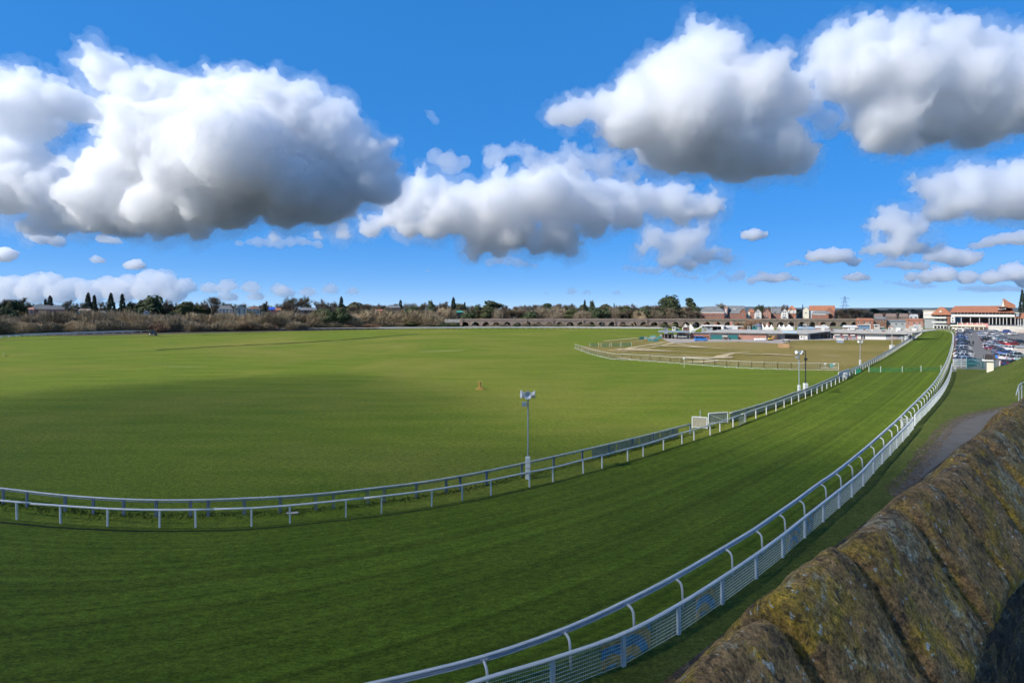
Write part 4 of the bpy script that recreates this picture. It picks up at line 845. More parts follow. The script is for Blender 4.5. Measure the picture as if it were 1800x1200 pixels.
def gable_house(label, x0, x1, m, rm, ay=542):
    h = B('gabled_house', label, 'house', (x0 + x1) / 2, D - 4); c = (x0 + x1) / 2
    gable_wall(x0, x1, 550, ay + 1, gy, D - 4, D + 6).build('wall', m, h); roof_y(x0, x1, 550, ay + .6, D - 4, D + 6, .5).build('roof', rm, h)
    for y in (548.5, 553.5):
        for dx in (-1.6, 1.6): win(h, None, c + dx, y, 1.7, 2.8, D - 4)
    MB().pbox(c - 3, c + 3, 556.4, 557, D - 5, 1).build('balcony', GREYM, h); MB().pbox(c + 4, c + 5, ay - .2, ay + 4, D + 1, 1).build('chimney', BRICKD, h)
gable_house('white gabled house nearest the red cream town house', 1326, 1338.5, WREN, SLATE)
gable_house('brick gabled house between the two white gabled houses', 1340.5, 1355, PINKB, BRICKD)
gable_house('white gabled house beside the red pyramid roof', 1372.5, 1385.5, WREN, SLATE, 541)
h = B('link_house', 'low brick house with grey roof linking the brick and white gables', 'house', 1363, D); MB().pbox(1355.5, 1372, 551, gy, D, 8).build('wall', BRICK, h); roof_x(1355.5, 1372, 551, 541, D, D + 8).build('roof', SLATE, h); [win(h, None, x, 555, 2.2, 3, D) for x in (1360, 1364, 1368)]
h = B('corner_house', 'brick and white house with red pyramid roof', 'house', 1394, D); MB().pbox(1387.5, 1402, 550.5, gy, D - 2, 7).build('wall', BRICK, h); MB().pbox(1387.3, 1402.2, 545, 550.6, D - 2.2, 7.4).build('upper_wall', WREN, h); roof_x(1387.5, 1402, 545, 537.2, D - 2, D + 5, .42).build('roof', REDT, h); [win(h, None, x, 548, 2, 2.6, D - 2.2) for x in (1391, 1398)]
h = B('church_spire', 'dark church spire rising beyond the houses', 'spire', 1411, 620); DD = 620
MB().pbox(1409.4, 1412.8, 546, ground_y(DD), DD, 2.4).build('tower', BRICKD, h); q = [(X(1409, DD), DD - .2, Z(546.2, DD)), (X(1413.2, DD), DD - .2, Z(546.2, DD)), (X(1413.2, DD), DD + 2.6, Z(546.2, DD)), (X(1409, DD), DD + 2.6, Z(546.2, DD)), (X(1411.1, DD), DD + 1.2, Z(533, DD))]; MB().add(q, [(0, 1, 4), (1, 2, 4), (2, 3, 4), (3, 0, 4), (3, 2, 1, 0)]).build('spire', SLATE, h)
h = B('hall', 'large hall with long red roof and pale gable end', 'hall', 1445, D); MB().pbox(1422, 1467, 546, gy, D, 12).build('wall', M('pale_blue_render', (.52, .60, .64), .7, .06, .5), h); roof_x(1422, 1467, 546, 537, D, D + 12).build('roof', REDT, h)
gable_wall(1413.5, 1424.5, 545, 539, gy, D - 2, D + 6).build('gable', CREAM, h); roof_y(1413.5, 1424.5, 545, 539, D - 2, D + 6).build('gable_roof', LGREY, h); win(h, None, 1419, 550, 4, 1.6, D - 2)
gable_wall(1452, 1467, 546, 540.5, gy, D - .6, D + 4).build('dormer', BRICK, h); MB().pbox(1432, 1462, 551.5, gy, D - 4, 4).build('front_wing', BRICK, h); roof_x(1432, 1466, 551.5, 547, D - 4, D - .5, .12).build('wing_roof', SLATE, h); MB().pbox(1434, 1458, 551.6, 553, D - 4.2, .2).build('fascia', WREN, h); [win(h, None, x, 555.5, 2, 2.2, D - 4) for x in (1440, 1446, 1452)]
# electricity pylon
DP = 700; th = B('electricity_pylon', 'steel lattice electricity pylon behind the hall', 'pylon', 1485, DP); px = X(1485, DP); zt, zb = Z(520.5, DP), 0
lv = [0, .25, .45, .6, .72, .83, .92, 1]; wd = [5.5, 4.2, 3.2, 2.4, 1.7, 1.3, .9, .15]
o = MB()
for i in range(len(lv) - 1):
    for sx in (-1, 1):
        for sy in (-1, 1):
            a = Vector((px + sx * wd[i], DP + sy * wd[i], zt * lv[i])); b = Vector((px + sx * wd[i + 1], DP + sy * wd[i + 1], zt * lv[i + 1])); o.bar(a, b, .22, 4)
            o.bar(a, Vector((px - sx * wd[i + 1], DP + sy * wd[i + 1], zt * lv[i + 1])), .12, 4)
o.build('lattice', GREYM, th)
for y, hw in ((524.5, 8), (531, 6), (537.5, 8)):
    z = Z(y, DP); q = MB(); L_ = hw / F * DP; q.bar((px - L_, DP, z), (px + L_, DP, z), .22, 4); q.bar((px - L_, DP, z), (px, DP, z + 2), .12, 4); q.bar((px + L_, DP, z), (px, DP, z + 2), .12, 4)
    for s_ in (-1, 1): q.bar((px + s_ * L_, DP, z), (px + s_ * L_, DP, z - 2.2), .2, 4)
    q.build('cross_arm', GREYM, th)
# railway viaduct
DV = 352; vd = B('railway_viaduct', 'long sandstone and brick railway viaduct of low arches behind the far rail', 'viaduct', 1100, DV)
VST = M('viaduct_stone', (.30, .225, .18), .9, .3, .35); VRING = M('pale_arch_ring', (.40, .33, .28), .9, .2, .6)
bayw = 18.5 / F * DV; zs = Z(571.5, DV); zc = Z(565.5, DV); ztop = Z(562.5, DV); x = X(808, DV); nb = 0
def bay_mesh():
    rad = bayw * .36; mb = MB(); n = 10; base = 0
    arc = [(bayw / 2 - rad * math.cos(math.pi * k / n), zs - .2 + (zc - zs + .2) * math.sin(math.pi * k / n)) for k in range(n + 1)]
    poly = [(0, 0), (bayw / 2 - rad, 0)] + arc + [(bayw / 2 + rad, 0), (bayw, 0), (bayw, ztop), (0, ztop)]
    # strips so that faces stay convex
    for y in (0, 6):
        for (a, b) in zip(arc, arc[1:]): mb.add([(a[0], y, a[1]), (b[0], y, b[1]), (b[0], y, ztop), (a[0], y, ztop)], [(0, 1, 2, 3)])
        mb.add([(0, y, 0), (bayw / 2 - rad, y, 0), (bayw / 2 - rad, y, ztop), (0, y, ztop)], [(0, 1, 2, 3)]); mb.add([(bayw / 2 + rad, y, 0), (bayw, y, 0), (bayw, y, ztop), (bayw / 2 + rad, y, ztop)], [(0, 1, 2, 3)])
    full = [(bayw / 2 - rad, 0)] + arc + [(bayw / 2 + rad, 0)]
    for a, b in zip(full, full[1:]): mb.add([(a[0], 0, a[1]), (b[0], 0, b[1]), (b[0], 6, b[1]), (a[0], 6, a[1])], [(0, 1, 2, 3)])
    mb.add([(0, 0, ztop), (bayw, 0, ztop), (bayw, 6, ztop), (0, 6, ztop)], [(0, 1, 2, 3)])
    me = mb.mesh('arch_bay'); me.materials.append(VST)
    rg = MB()
    for a, b in zip(arc, arc[1:]):
        oa = (bayw / 2 + (a[0] - bayw / 2) * 1.12, a[1] + .28); ob_ = (bayw / 2 + (b[0] - bayw / 2) * 1.12, b[1] + .28)
        rg.add([(a[0], -.06, a[1]), (b[0], -.06, b[1]), (ob_[0], -.06, ob_[1]), (oa[0], -.06, oa[1])], [(0, 1, 2, 3)])
        rg.add([(oa[0], -.06, oa[1]), (ob_[0], -.06, ob_[1]), (ob_[0], 0, ob_[1]), (oa[0], 0, oa[1])], [(0, 1, 2, 3)])
    r = rg.mesh('arch_ring'); r.materials.append(VRING); return me, r
bme, rme = bay_mesh()
while x < X(1640, DV):
    o = link('arch_bay', bme, None, vd); child(o, vd); o.location = (x, DV, 0); r = link('arch_ring', rme); r.parent = o
    x += bayw; nb += 1
xa, xb = X(808, DV), x
MB().box(xa, xb, DV - .35, DV + 6.35, ztop + .002, ztop + .35).build('string_course', VRING, vd); MB().box(xa, xb, DV - .1, DV + .4, ztop + .352, Z(560, DV)).build('parapet', VST, vd); MB().box(xa, xb, DV + 5.6, DV + 6.1, ztop + .352, Z(560, DV)).build('parapet', VST, vd)
for px_ in (812, 925, 972, 1025, 1081, 1137): MB().pbox(px_ - 1, px_ + 1, 559, 572, DV - .5, .7).build('pilaster', VST, vd)
gb_ = B('girder_bridge', 'grey steel girder railway bridge running into the brown scrub', 'bridge', 720, DV); MB().box(X(690, DV), xa - .05, DV + .2, DV + .8, Z(567, DV), Z(561, DV)).build('girder', LGREY, gb_); MB().box(X(690, DV), xa - .05, DV + 4.4, DV + 5, Z(567, DV), Z(561, DV)).build('girder', LGREY, gb_); MB().box(X(690, DV), xa - .05, DV + .82, DV + 4.38, Z(567, DV), Z(566.2, DV)).build('deck', GREYM, gb_)
for k in range(22): x_ = X(692 + k * 5.2, DV); MB().box(x_, x_ + .25, DV + .1, DV + .198, Z(567, DV), Z(561, DV)).build('stiffener', GREYM, gb_)
for px_ in (700, 760): MB().pbox(px_ - 2, px_ + 2, 567.2, ground_y(DV), DV + .5, 4).build('pier', VST, gb_)

# ------------------------------------------------------------------ pavilions, sheds and tents of the enclosure
D = 214; gy = ground_y(D)
h = B('long_pavilion', 'long low pavilion with grey sloping roof behind the brick wall', 'pavilion', 1300, D + 6)
MB().pbox(1247, 1418, 585, ground_y(D + 6), D + 6, 12).build('wall', WREN, h); MB().add([(X(1235, D + 3), D + 3, Z(585.2, D + 3)), (X(1420, D + 3), D + 3, Z(585.2, D + 3)), (X(1428, D + 22), D + 22, Z(579.5, D + 22)), (X(1245, D + 22), D + 22, Z(579.5, D + 22)), (X(1235, D + 3), D + 3, Z(584.4, D + 3)), (X(1420, D + 3), D + 3, Z(584.4, D + 3)), (X(1428, D + 22), D + 22, Z(578.7, D + 22)), (X(1245, D + 22), D + 22, Z(578.7, D + 22))], [(0, 1, 2, 3), (7, 6, 5, 4), (0, 4, 5, 1), (1, 5, 6, 2), (2, 6, 7, 3), (3, 7, 4, 0)]).build('roof', LGREY, h)
for k in range(14): win(h, None, 1278 + k * 5.2, 588, 3.6, 3, D + 6, M('pale_glazing', (.35, .40, .44), .3), WREN)
MB().pbox(1378, 1404, 587, 596, D + 5.6, .3).build('dark_opening', DARK, h); MB().pbox(1380, 1403, 580.6, 584, D + 2.6, .2).build('blue_roof_strip', M('pale_blue_sheet', (.42, .55, .64), .5), h)
h = B('brick_wall', 'long plain red brick wall in front of the pavilion', 'wall', 1330, D - 6)
MB().pbox(1297, 1347, 589, ground_y(D - 6), D - 6, .4).build('wall', PINKB, h); MB().pbox(1296.6, 1347.4, 588.4, 589.1, D - 6.1, .6).build('coping', BRICKD, h)
h = B('brick_shed', 'red brick shed end beside the yellow digger', 'shed', 1358, D - 5); MB().pbox(1351.5, 1366, 588.5, ground_y(D - 5), D - 5, 5).build('wall', BRICK, h); MB().pbox(1351, 1366.5, 587.8, 588.6, D - 5.3, 5.6).build('roof', SLATE, h); MB().pbox(1361, 1365, 590.5, 596.6, D - 5.1, .06).build('door', DARK, h)
for k, (x0, x1, lab) in enumerate(((1250, 1270, 'teal shipping container beside the orange brick shed'), (1280.5, 1296.8, 'teal shipping container against the brick wall'))):
    h = B('shipping_container', lab, 'container', (x0 + x1) / 2, D - 4); h['group'] = 'teal containers'; MB().pbox(x0, x1, 589.2, ground_y(D - 4), D - 4, 2.4).build('body', TEAL, h)
    for j in range(10): xx = x0 + (x1 - x0) * (j + .5) / 10; MB().pbox(xx - .25, xx + .25, 589.7, ground_y(D - 4) - .4, D - 4.06, .05).build('rib', TEAL, h)
h = B('site_stall', 'small open stall with wooden roof between the teal containers', 'stall', 1275, D - 6)
for x in (1271.5, 1279): MB().pbox(x - .4, x + .4, 591, ground_y(D - 6), D - 6, .3).build('post', BRICKD, h)
MB().pbox(1270.5, 1280, 590.2, 591.6, D - 6.6, 3).build('roof', CREAM, h); MB().pbox(1272, 1278.5, 594, ground_y(D - 6), D - 5.8, 1).build('counter', DIRT, h)
h = B('brick_building', 'orange red brick building with pale lintel band', 'building', 1231, D - 2); MB().pbox(1214.5, 1247.5, 586, ground_y(D - 2), D - 2, 8).build('wall', BRICK, h); MB().pbox(1214, 1248, 585.3, 586.1, D - 2.4, 8.8).build('roof', SLATE, h); MB().pbox(1215, 1247, 588, 589.5, D - 2.1, .1).build('lintel_band', PINKB, h)
for k in range(7): win(h, None, 1218 + k * 4.4, 592.5, 2.4, 4, D - 2, DGLASS, PINKB)
h = B('open_stand', 'low open fronted stand with thin posts at the left end of the buildings', 'stand', 1185, D)
MB().pbox(1158, 1214, 582.5, 584.3, D - 1, 9).build('roof', M('blue_grey_roof', (.24, .29, .34), .6, .1, .5), h); MB().pbox(1183, 1213, 586, gy, D + 5, .3).build('back_wall', CONC, h); MB().pbox(1191, 1204, 585, 587.5, D + .2, 4).build('dark_recess', DARK, h)
for x in (1160, 1168, 1174, 1181, 1186, 1193, 1200, 1207, 1212): MB().pbox(x - .35, x + .35, 584.3, gy, D, .25).build('post', LGREY, h)
MB().pbox(1192, 1207, 591, 592, D - .3, .1).build('rail', WREN, h); MB().pbox(1160, 1178, 588, gy, D + 3, 2).build('store', BRICKD, h)
h = B('stage_canopy', 'white mono pitch canopy on posts behind the open stand', 'canopy', 1245, 245); DC = 245
MB().prism([(X(1215, DC), Z(583, DC)), (X(1236, DC), Z(571.5, DC)), (X(1237, DC), Z(572.6, DC)), (X(1218, DC), Z(583, DC))], 'y', DC - 3, DC + 6).build('ramp_roof', WREN, h); MB().pbox(1237, 1278, 571.6, 573.3, DC - 3, 9).build('roof', WREN, h)
MB().pbox(1240, 1262, 573.5, 583, DC + 4, .4).build('back', DARK, h)
for x in (1238, 1248, 1261, 1277): MB().pbox(x - .4, x + .4, 573.3, ground_y(DC), DC, .3).build('post', WREN, h)
h = B('plant_unit', 'white plant unit with grey louvre beside the single tent', 'plant unit', 1284, 243); MB().pbox(1272, 1296.5, 572.5, ground_y(243), 243, 5).build('body', WREN, h); MB().pbox(1272.5, 1286.5, 575, 579, 242.8, .3).build('louvre', GREYM, h); MB().pbox(1280, 1284, 564.5, 572.4, 245, 1.5).build('chimney', PINKB, h)
def tent(label, x0, x1, ty, by, D, n):
    h = B('peaked_tent', label, 'tent', (x0 + x1) / 2, D); h['group'] = 'white peaked tents'; ww = (x1 - x0) / n
    for k in range(n):
        c = x0 + ww * (k + .5); m_ = MB(); R_ = ww * .62 / F * D; xc = X(c, D); ze, zt = Z(by, D), Z(ty + R.uniform(-.4, .8), D); st = [(1, 0), (.62, .2), (.34, .48), (.14, .8), (.03, 1)]
        v = []; f = []
        for r_, q in st: v += [(xc + sx * R_ * r_, D + 4 + sy * R_ * r_, ze + (zt - ze) * q) for sx, sy in ((-1, -1), (0, -1), (1, -1), (1, 0), (1, 1), (0, 1), (-1, 1), (-1, 0))]
        for i in range(4): f += [(i * 8 + j, i * 8 + (j + 1) % 8, (i + 1) * 8 + (j + 1) % 8, (i + 1) * 8 + j) for j in range(8)]
        f += [tuple(range(7, -1, -1)), tuple(32 + j for j in range(8))]
        m_.add(v, f); m_.build('canopy', CANVAS, h); MB().box(xc - R_ * .97, xc + R_ * .97, D + 4 - R_ * .97 + .05 * k, D + 4 + R_ * .97, 0, ze - .02).build('side_wall', CANVAS, h)
tent('white peaked tent with two points at the left end of the enclosure', 1200, 1219, 569.5, 576.5, 262, 2)
tent('single pointed white tent beside the plant unit', 1262, 1273.5, 570.5, 577, 255, 1)
tent('white marquee with three tall points in front of the viaduct', 1336, 1360, 569.5, 577, 262, 3)
tent('white marquee with two points right of the three pointed one', 1366, 1381, 569.5, 577, 268, 2)
tent('small single white tent at the right end of the marquees', 1381.5, 1393, 570, 575.5, 272, 1)
h = B('shopfront_building', 'long low building with red framed and white shopfronts facing the grass', 'building', 1500, D)
gy = ground_y(D); MB().pbox(1404, 1556, 586.2, gy, D, 10).build('wall', WREN, h); MB().pbox(1556.1, 1592, 586.2, gy, D + .1, 10).build('grey_wall', GREYM, h)
MB().add([(X(1402, D - 1.5), D - 1.5, Z(585.6, D - 1.5)), (X(1594, D - 1.5), D - 1.5, Z(585.6, D - 1.5)), (X(1600, D + 14), D + 14, Z(577.5, D + 14)), (X(1405, D + 14), D + 14, Z(579.5, D + 14)), (X(1402, D - 1.5), D - 1.5, Z(584.4, D - 1.5)), (X(1594, D - 1.5), D - 1.5, Z(584.4, D - 1.5)), (X(1600, D + 14), D + 14, Z(576.5, D + 14)), (X(1405, D + 14), D + 14, Z(578.5, D + 14))], [(0, 1, 2, 3), (7, 6, 5, 4), (0, 4, 5, 1), (1, 5, 6, 2), (2, 6, 7, 3), (3, 7, 4, 0)]).build('roof', LGREY, h)
REDF = M('red_frame_paint', (.48, .10, .10), .6)
for k, (x0, x1, m_) in enumerate(((1408, 1419, WREN), (1421, 1438, LGREY), (1441.5, 1454, DGLASS), (1456, 1459, DGLASS), (1461, 1464, DGLASS), (1468, 1480, GREYM), (1483, 1494, GREYM), (1497, 1506, GREYM), (1514, 1516.5, DGLASS), (1518, 1520.5, DGLASS), (1562, 1575, M('dull_pink_board', (.35, .28, .28), .7)), (1577, 1585, GREYM))):
    s_ = MB().pbox(x0, x1, 588.2, 594.8, D - .15, .14).build('shopfront', m_, h)
    if 1467 < x0 < 1500:
        for a_, b_, c_, d_ in ((x0 - 1, x0, 586.8, 596), (x1, x1 + 1, 586.8, 596), (x0 - 1, x1 + 1, 586.4, 587.8)): MB().pbox(a_, b_, c_, d_, D - .3, .14).build('red_frame', REDF, h)
        MB().pbox(x0 + .5, x1 - .5, 588, 590, D - .9, .8).build('awning', WREN, h)
MB().pbox(1404, 1592, 596.5, gy + .2, D - .5, .45).build('plinth', PINKB, h); MB().pbox(1452, 1466, 586.4, 587.6, D - .4, .3).build('sign_board', DARK, h)
MB().pbox(1432, 1440, 594, 596, D - .6, .3).build('bench', WREN, h)
for k, (x0, x1, y0) in enumerate(((1548, 1555, 574.5), (1560, 1570, 576), (1573, 1580, 575), (1583, 1588, 574), (1470, 1478, 576.5), (1538, 1546, 577))): MB().pbox(x0, x1, y0, 579.5, D + 9, 3).build('roof_plant', LGREY if k % 2 else WREN, h)
pr_ = random.Random(5)
for k in range(16):
    x0 = 1410 + k * 11.5 + pr_.uniform(-3, 3); y0 = pr_.uniform(577, 581); dd = pr_.uniform(4, 10); MB().pbox(x0, x0 + pr_.uniform(2, 6), y0, 583.5, D + dd, pr_.uniform(1, 2)).build('roof_plant', [LGREY, WREN, GREYM, BRICKD][k % 4], h)
h = B('glass_pavilion', 'dark blue glazed upper pavilion above the shopfront roof', 'pavilion', 1518, D + 18); MB().pbox(1509, 1529, 571.5, ground_y(D + 18), D + 18, 6).build('wall', BLUEGL, h); MB().pbox(1508, 1530, 570.6, 571.6, D + 17.5, 7).build('roof', LGREY, h)
for k in range(7): MB().pbox(1510 + k * 3, 1510.4 + k * 3, 571.7, 579, D + 17.9, .08).build('mullion', GREYM, h)
h = B('white_cabin', 'small white cabin with flat roof standing on the gravel apron', 'cabin', 1412, D - 6); MB().pbox(1405, 1419.5, 589.3, ground_y(D - 6), D - 6, 3).build('wall', WREN, h); MB().pbox(1404.6, 1419.9, 588.6, 589.4, D - 6.2, 3.4).build('roof', LGREY, h); win(h, None, 1409, 592.5, 2.5, 3, D - 6); MB().pbox(1412.5, 1415, 590.6, 597, D - 6.06, .05).build('door', LGREY, h)
for k, (lab, x0, x1, y0, D_, m_, rm) in enumerate((('red brick depot with plain front below the far trees', 1504, 1535, 559, 300, BRICK, REDT), ('dark gabled shed right of the red brick depot', 1536, 1558, 557, 302, BRICKD, SLATE), ('grey blue sheds with low roof by the track end', 1559, 1592, 562, 300, GREYM, SLATE), ('pink brick yard building behind the parked trucks', 1592, 1622, 560, 312, PINKB, REDT), ('low blue grey roofed building behind the shopfronts', 1402, 1432, 574, 250, GREYM, M('blue_sheet_roof', (.30, .40, .48), .5)), ('brown roofed low building with pale gutter', 1433, 1456, 572.5, 252, PINKB, WREN), ('dark low building with flat olive roof', 1458, 1480, 573, 255, DARK, M('olive_felt', (.16, .16, .09), .9)), ('long white topped shed behind the red shopfronts', 1481, 1507, 571.5, 255, BRICKD, WREN))):
    h = B('low_building', lab, 'building', (x0 + x1) / 2, D_); MB().pbox(x0, x1, y0 + 4, ground_y(D_), D_, 9).build('wall', m_, h); (roof_x(x0, x1, y0 + 4, y0, D_, D_ + 9, .08)).build('roof', rm, h)
    for j in range(3): win(h, None, x0 + (x1 - x0) * (j + .5) / 3, y0 + 7.5, (x1 - x0) * .14, 2.6, D_)
h = B('grey_dome', 'dark grey domed marquee behind the pavilion roof', 'tent', 1335, 258); m_ = MB(); DD = 258; xc = X(1333.5, DD); v = []; f = []
for i in range(5): a_ = i / 4 * math.pi / 2; v += [(xc + 2.0 * math.cos(a_) * math.cos(2 * math.pi * j / 12), DD + 2 + 2 * math.cos(a_) * math.sin(2 * math.pi * j / 12), Z(575, DD) + 1.9 * math.sin(a_)) for j in range(12)]
for i in range(4): f += [(i * 12 + j, i * 12 + (j + 1) % 12, (i + 1) * 12 + (j + 1) % 12, (i + 1) * 12 + j) for j in range(12)]
m_.add(v, f); m_.build('dome', M('slate_canvas', (.12, .13, .18), .7), h, True); MB().bar((xc, DD + 2, 0), (xc, DD + 2, Z(574.9, DD)), 1.96, 12).build('drum', GREYM, h)
COLS = [('white', WREN), ('grey', GREYM), ('pale grey', LGREY), ('brown brick', BRICKD), ('red brick', BRICK), ('cream', CREAM), ('teal', TEAL), ('pink brick', PINKB)]
yr = random.Random(77); seen = {}
for k in range(34):
    px_ = 1168 + k * 13.2 + yr.uniform(-4, 4); D_ = yr.uniform(238, 296); wv = yr.uniform(5, 13); top = yr.uniform(568.5, 577.5); cn, m_ = COLS[yr.randrange(8)]; j = seen.get(cn, 0); seen[cn] = j + 1
    h = B('yard_unit', f'small {cn} yard unit behind the pavilion roofs, {ordw(j)} {cn} one', 'yard unit', px_, D_); h['group'] = 'small units behind the pavilions'
    MB().pbox(px_ - wv / 2, px_ + wv / 2, top + 1.6, ground_y(D_), D_, yr.uniform(2, 4)).build('wall', m_, h)
    if k % 3 == 0: roof_y(px_ - wv / 2, px_ + wv / 2, top + 1.7, top - .6, D_, D_ + 4, .15).build('roof', [SLATE, WREN, REDT, LGREY][k % 4], h)
    else: MB().pbox(px_ - wv / 2 - .4, px_ + wv / 2 + .4, top + .7, top + 1.65, D_ - .3, 4.6).build('roof', [SLATE, WREN, LGREY][k % 3], h)
    MB().pbox(px_ - wv * .3, px_ + wv * .1, top + 2.6, top + 4.6, D_ - .06, .05).build('window', DGLASS, h)
# brick pen with roofed stand on the dry grass
p = G(1378, 611); D = p.y; h = B('brick_pen', 'small tan brick pen with a little table roof on the dry grass', 'hut', 1378, D); MB().pbox(1368, 1387, 604, 611, D, 2.2).build('wall', M('tan_brick', (.40, .25, .13), .9, .25, 1.5), h)
for x in (1377.5, 1387): MB().pbox(x - .35, x + .35, 599, 604.2, D + .3, .15).build('post', DARK, h)
MB().pbox(1375.5, 1389, 598, 599.3, D - .1, 1.6).build('roof', DARK, h); MB().pbox(1377, 1385, 596.2, 597.9, D + .2, .8).build('white_crate', WREN, h)
p = G(1476, 603); D = p.y; h = B('notice_board', 'white and grey notice board standing on the dry grass', 'board', 1476, D); MB().pbox(1470, 1483, 595, 597.6, D, .3).build('header', WREN, h); MB().pbox(1470.4, 1482.6, 597.7, 602.4, D + .05, .2).build('panel', M('slate_blue_panel', (.24, .28, .36), .6), h); MB().pbox(1485, 1486.6, 593, 598, D + 1, .4).build('bin', DARK, h)
p = G(1137, 601); h = empty('barrier_stack', p); tag(h, 'jumble of teal and grey barriers stacked at the left end of the apron', 'barriers'); rr = random.Random(9)
for k in range(16):
    q = G(1124 + rr.uniform(0, 40), 594.5 + rr.uniform(0, 6)); a_ = rr.uniform(-.5, .5); L_ = rr.uniform(1.2, 2.4)
    o = MB().box(-L_ / 2, L_ / 2, -.15, .15, 0, rr.uniform(.7, 1.4)).build('barrier', [TEAL, GREYM, LGREY, M('sea_green', (.10, .30, .27), .6)][k % 4]); child(o, h); o.location = q; o.rotation_euler = (0, rr.uniform(-.2, .2), a_)
p = G(1215, 592.5); h = empty('yard_clutter', G(1182, 594)); tag(h, 'dark clutter of crates under the open stand end', 'crates')
for k in range(12): q = G(1168 + rr.uniform(0, 16), 593 + rr.uniform(0, 2)); s_ = rr.uniform(.5, 1.1); o = MB().box(-s_, s_, -.6, .6, 0, rr.uniform(.7, 1.8)).build('crate', [BRICKD, DARK, GREYM, M('rust_crate', (.28, .13, .08), .8)][k % 4]); child(o, h); o.location = q; o.rotation_euler = (0, 0, rr.uniform(-.4, .4))
for k in range(9):
    p = G(1327 + k * 2.3, 598 + (k % 2) * .4); bm = bmesh.new(); bmesh.ops.create_icosphere(bm, subdivisions=2, radius=.42)
    for v_ in bm.verts: v_.co *= 1 + .25 * mn.noise(v_.co * 3 + Vector((k, 0, 0))); v_.co.z *= rr.uniform(.98, 1.02)
    me = bpy.data.meshes.new('sack'); bm.to_mesh(me); bm.free(); me.materials.append(CANVAS); me.polygons.foreach_set('use_smooth', [True] * len(me.polygons)); o = bpy.data.objects.new('sack', me); COL.objects.link(o); o.location = (p.x, p.y, .4); o.scale = (1, 1, 1.2)
    tag(o, f'white bulk sack before the brick wall, {ordw(k)} from its teal container end', 'sack', 'white sacks along the brick wall')
p = G(1354, 598.5); h = empty('mini_digger', p); tag(h, 'small yellow digger at the end of the white sacks', 'digger'); YD = M('digger_yellow', (.62, .42, .06), .5)
MB().box(p.x - .9, p.x + .9, p.y - .5, p.y + .5, .1, .5).build('tracks', DARK, h); MB().box(p.x - .7, p.x + .6, p.y - .45, p.y + .45, .52, 1.1).build('body', YD, h); MB().box(p.x - .5, p.x + .2, p.y - .4, p.y + .4, 1.1, 1.9).build('cab', DGLASS, h); MB().box(p.x - .55, p.x + .25, p.y - .45, p.y + .45, 1.9, 2.0).build('cab_roof', YD, h)
o = MB(); o.bar((p.x + .5, p.y, .9), (p.x + 1.5, p.y, 1.9), .12, 5); o.bar((p.x + 1.5, p.y, 1.9), (p.x + 2.0, p.y, .9), .1, 5); o.build('boom', YD, h); MB().box(p.x + 1.8, p.x + 2.2, p.y - .25, p.y + .25, .5, .9).build('bucket', DARK, h)

# trucks parked at the track end
for k, (x0, x1, y0, D_, m_) in enumerate(((1592, 1603, 578, 232, GREYM), (1598, 1611, 573, 250, LGREY), (1606, 1617, 570.5, 275, M('blue_grey_box', (.32, .38, .44), .6)), (1612, 1622, 570, 300, LGREY), (1594, 1602, 586, 222, WREN))):
    h = B('box_truck', ['dark grey box truck nearest the shopfront corner', 'light grey box truck behind the dark grey one', 'blue grey box truck in the middle of the truck row', 'pale box truck nearest the track bend', 'small white van in front of the grey box trucks'][k], 'truck', (x0 + x1) / 2, D_); h['group'] = 'trucks at the track end'; gy = ground_y(D_); L_ = x1 - x0
    MB().pbox(x0, x1 - L_ * .25, y0, gy - 1.6, D_, 2.4).build('box', m_, h); MB().pbox(x1 - L_ * .24, x1, y0 + (gy - y0) * .3, gy - 1.4, D_ + .1, 2.2).build('cab', WREN, h); MB().pbox(x1 - L_ * .2, x1 - L_ * .04, y0 + (gy - y0) * .36, y0 + (gy - y0) * .55, D_ + .04, .05).build('cab_window', DGLASS, h)
    for q in (.15, .6, .88): c = Vector((X(x0 + L_ * q, D_), D_ - .05, .48)); MB().bar(c, c + Vector((0, .3, 0)), .48, 12).build('wheel', DARK, h)
# ------------------------------------------------------------------ grandstands
h = B('white_office_block', 'plain white office block left of the small stand', 'building', 1636, 335); D = 335
MB().pbox(1623, 1652, 546, 559.5, D, 14).build('upper_wall', WREN, h); MB().pbox(1624, 1652, 559.6, ground_y(D), D + .6, 13).build('base', GREYM, h); MB().pbox(1622.6, 1652.4, 545.2, 546.1, D - .4, 15).build('parapet', CREAM, h); MB().pbox(1624, 1650, 552.6, 553.4, D - .1, .1).build('shadow_gap', LGREY, h)
h = B('small_stand', 'three tier stand with white balconies under a red pyramid roof', 'grandstand', 1655, 322); D = 322; gy = ground_y(D)
MB().pbox(1640, 1666, 553, gy, D + 1.5, 10).build('wall', GREYM, h); roof_x(1637, 1673, 553.3, 539.4, D, D + 14, .42, .5).build('roof', REDT, h); MB().pbox(1664, 1668, 553.5, 570, D + .6, 10).build('brick_tower', BRICK, h)
for y0, y1 in ((556.7, 559.8), (564.8, 567.6)): MB().pbox(1637.5, 1663.6, y0, y1, D, 1.4).build('balcony', WREN, h)
for y0, y1 in ((553.9, 556.4), (560.2, 564.4)):
    for k in range(6): MB().pbox(1641 + k * 3.8, 1644.2 + k * 3.8, y0, y1, D + 1.3, .15).build('window_bay', DGLASS if k % 2 else M('grey_glass', (.14, .17, .18), .2), h)
MB().pbox(1639.5, 1664, 571.2, gy - 1, D + .2, 1.2).build('lower_front', WREN, h)
for k in range(4): MB().pbox(1642 + k * 5.8, 1646 + k * 5.8, 572.6, 577, D + .1, .08).build('door_bay', DGLASS, h)
MB().prism([(X(1650.5, D), Z(549.2, D)), (X(1656, D), Z(549.2, D)), (X(1653, D), Z(544.5, D))], 'y', D + .6, D + 5).build('dormer', CREAM, h)
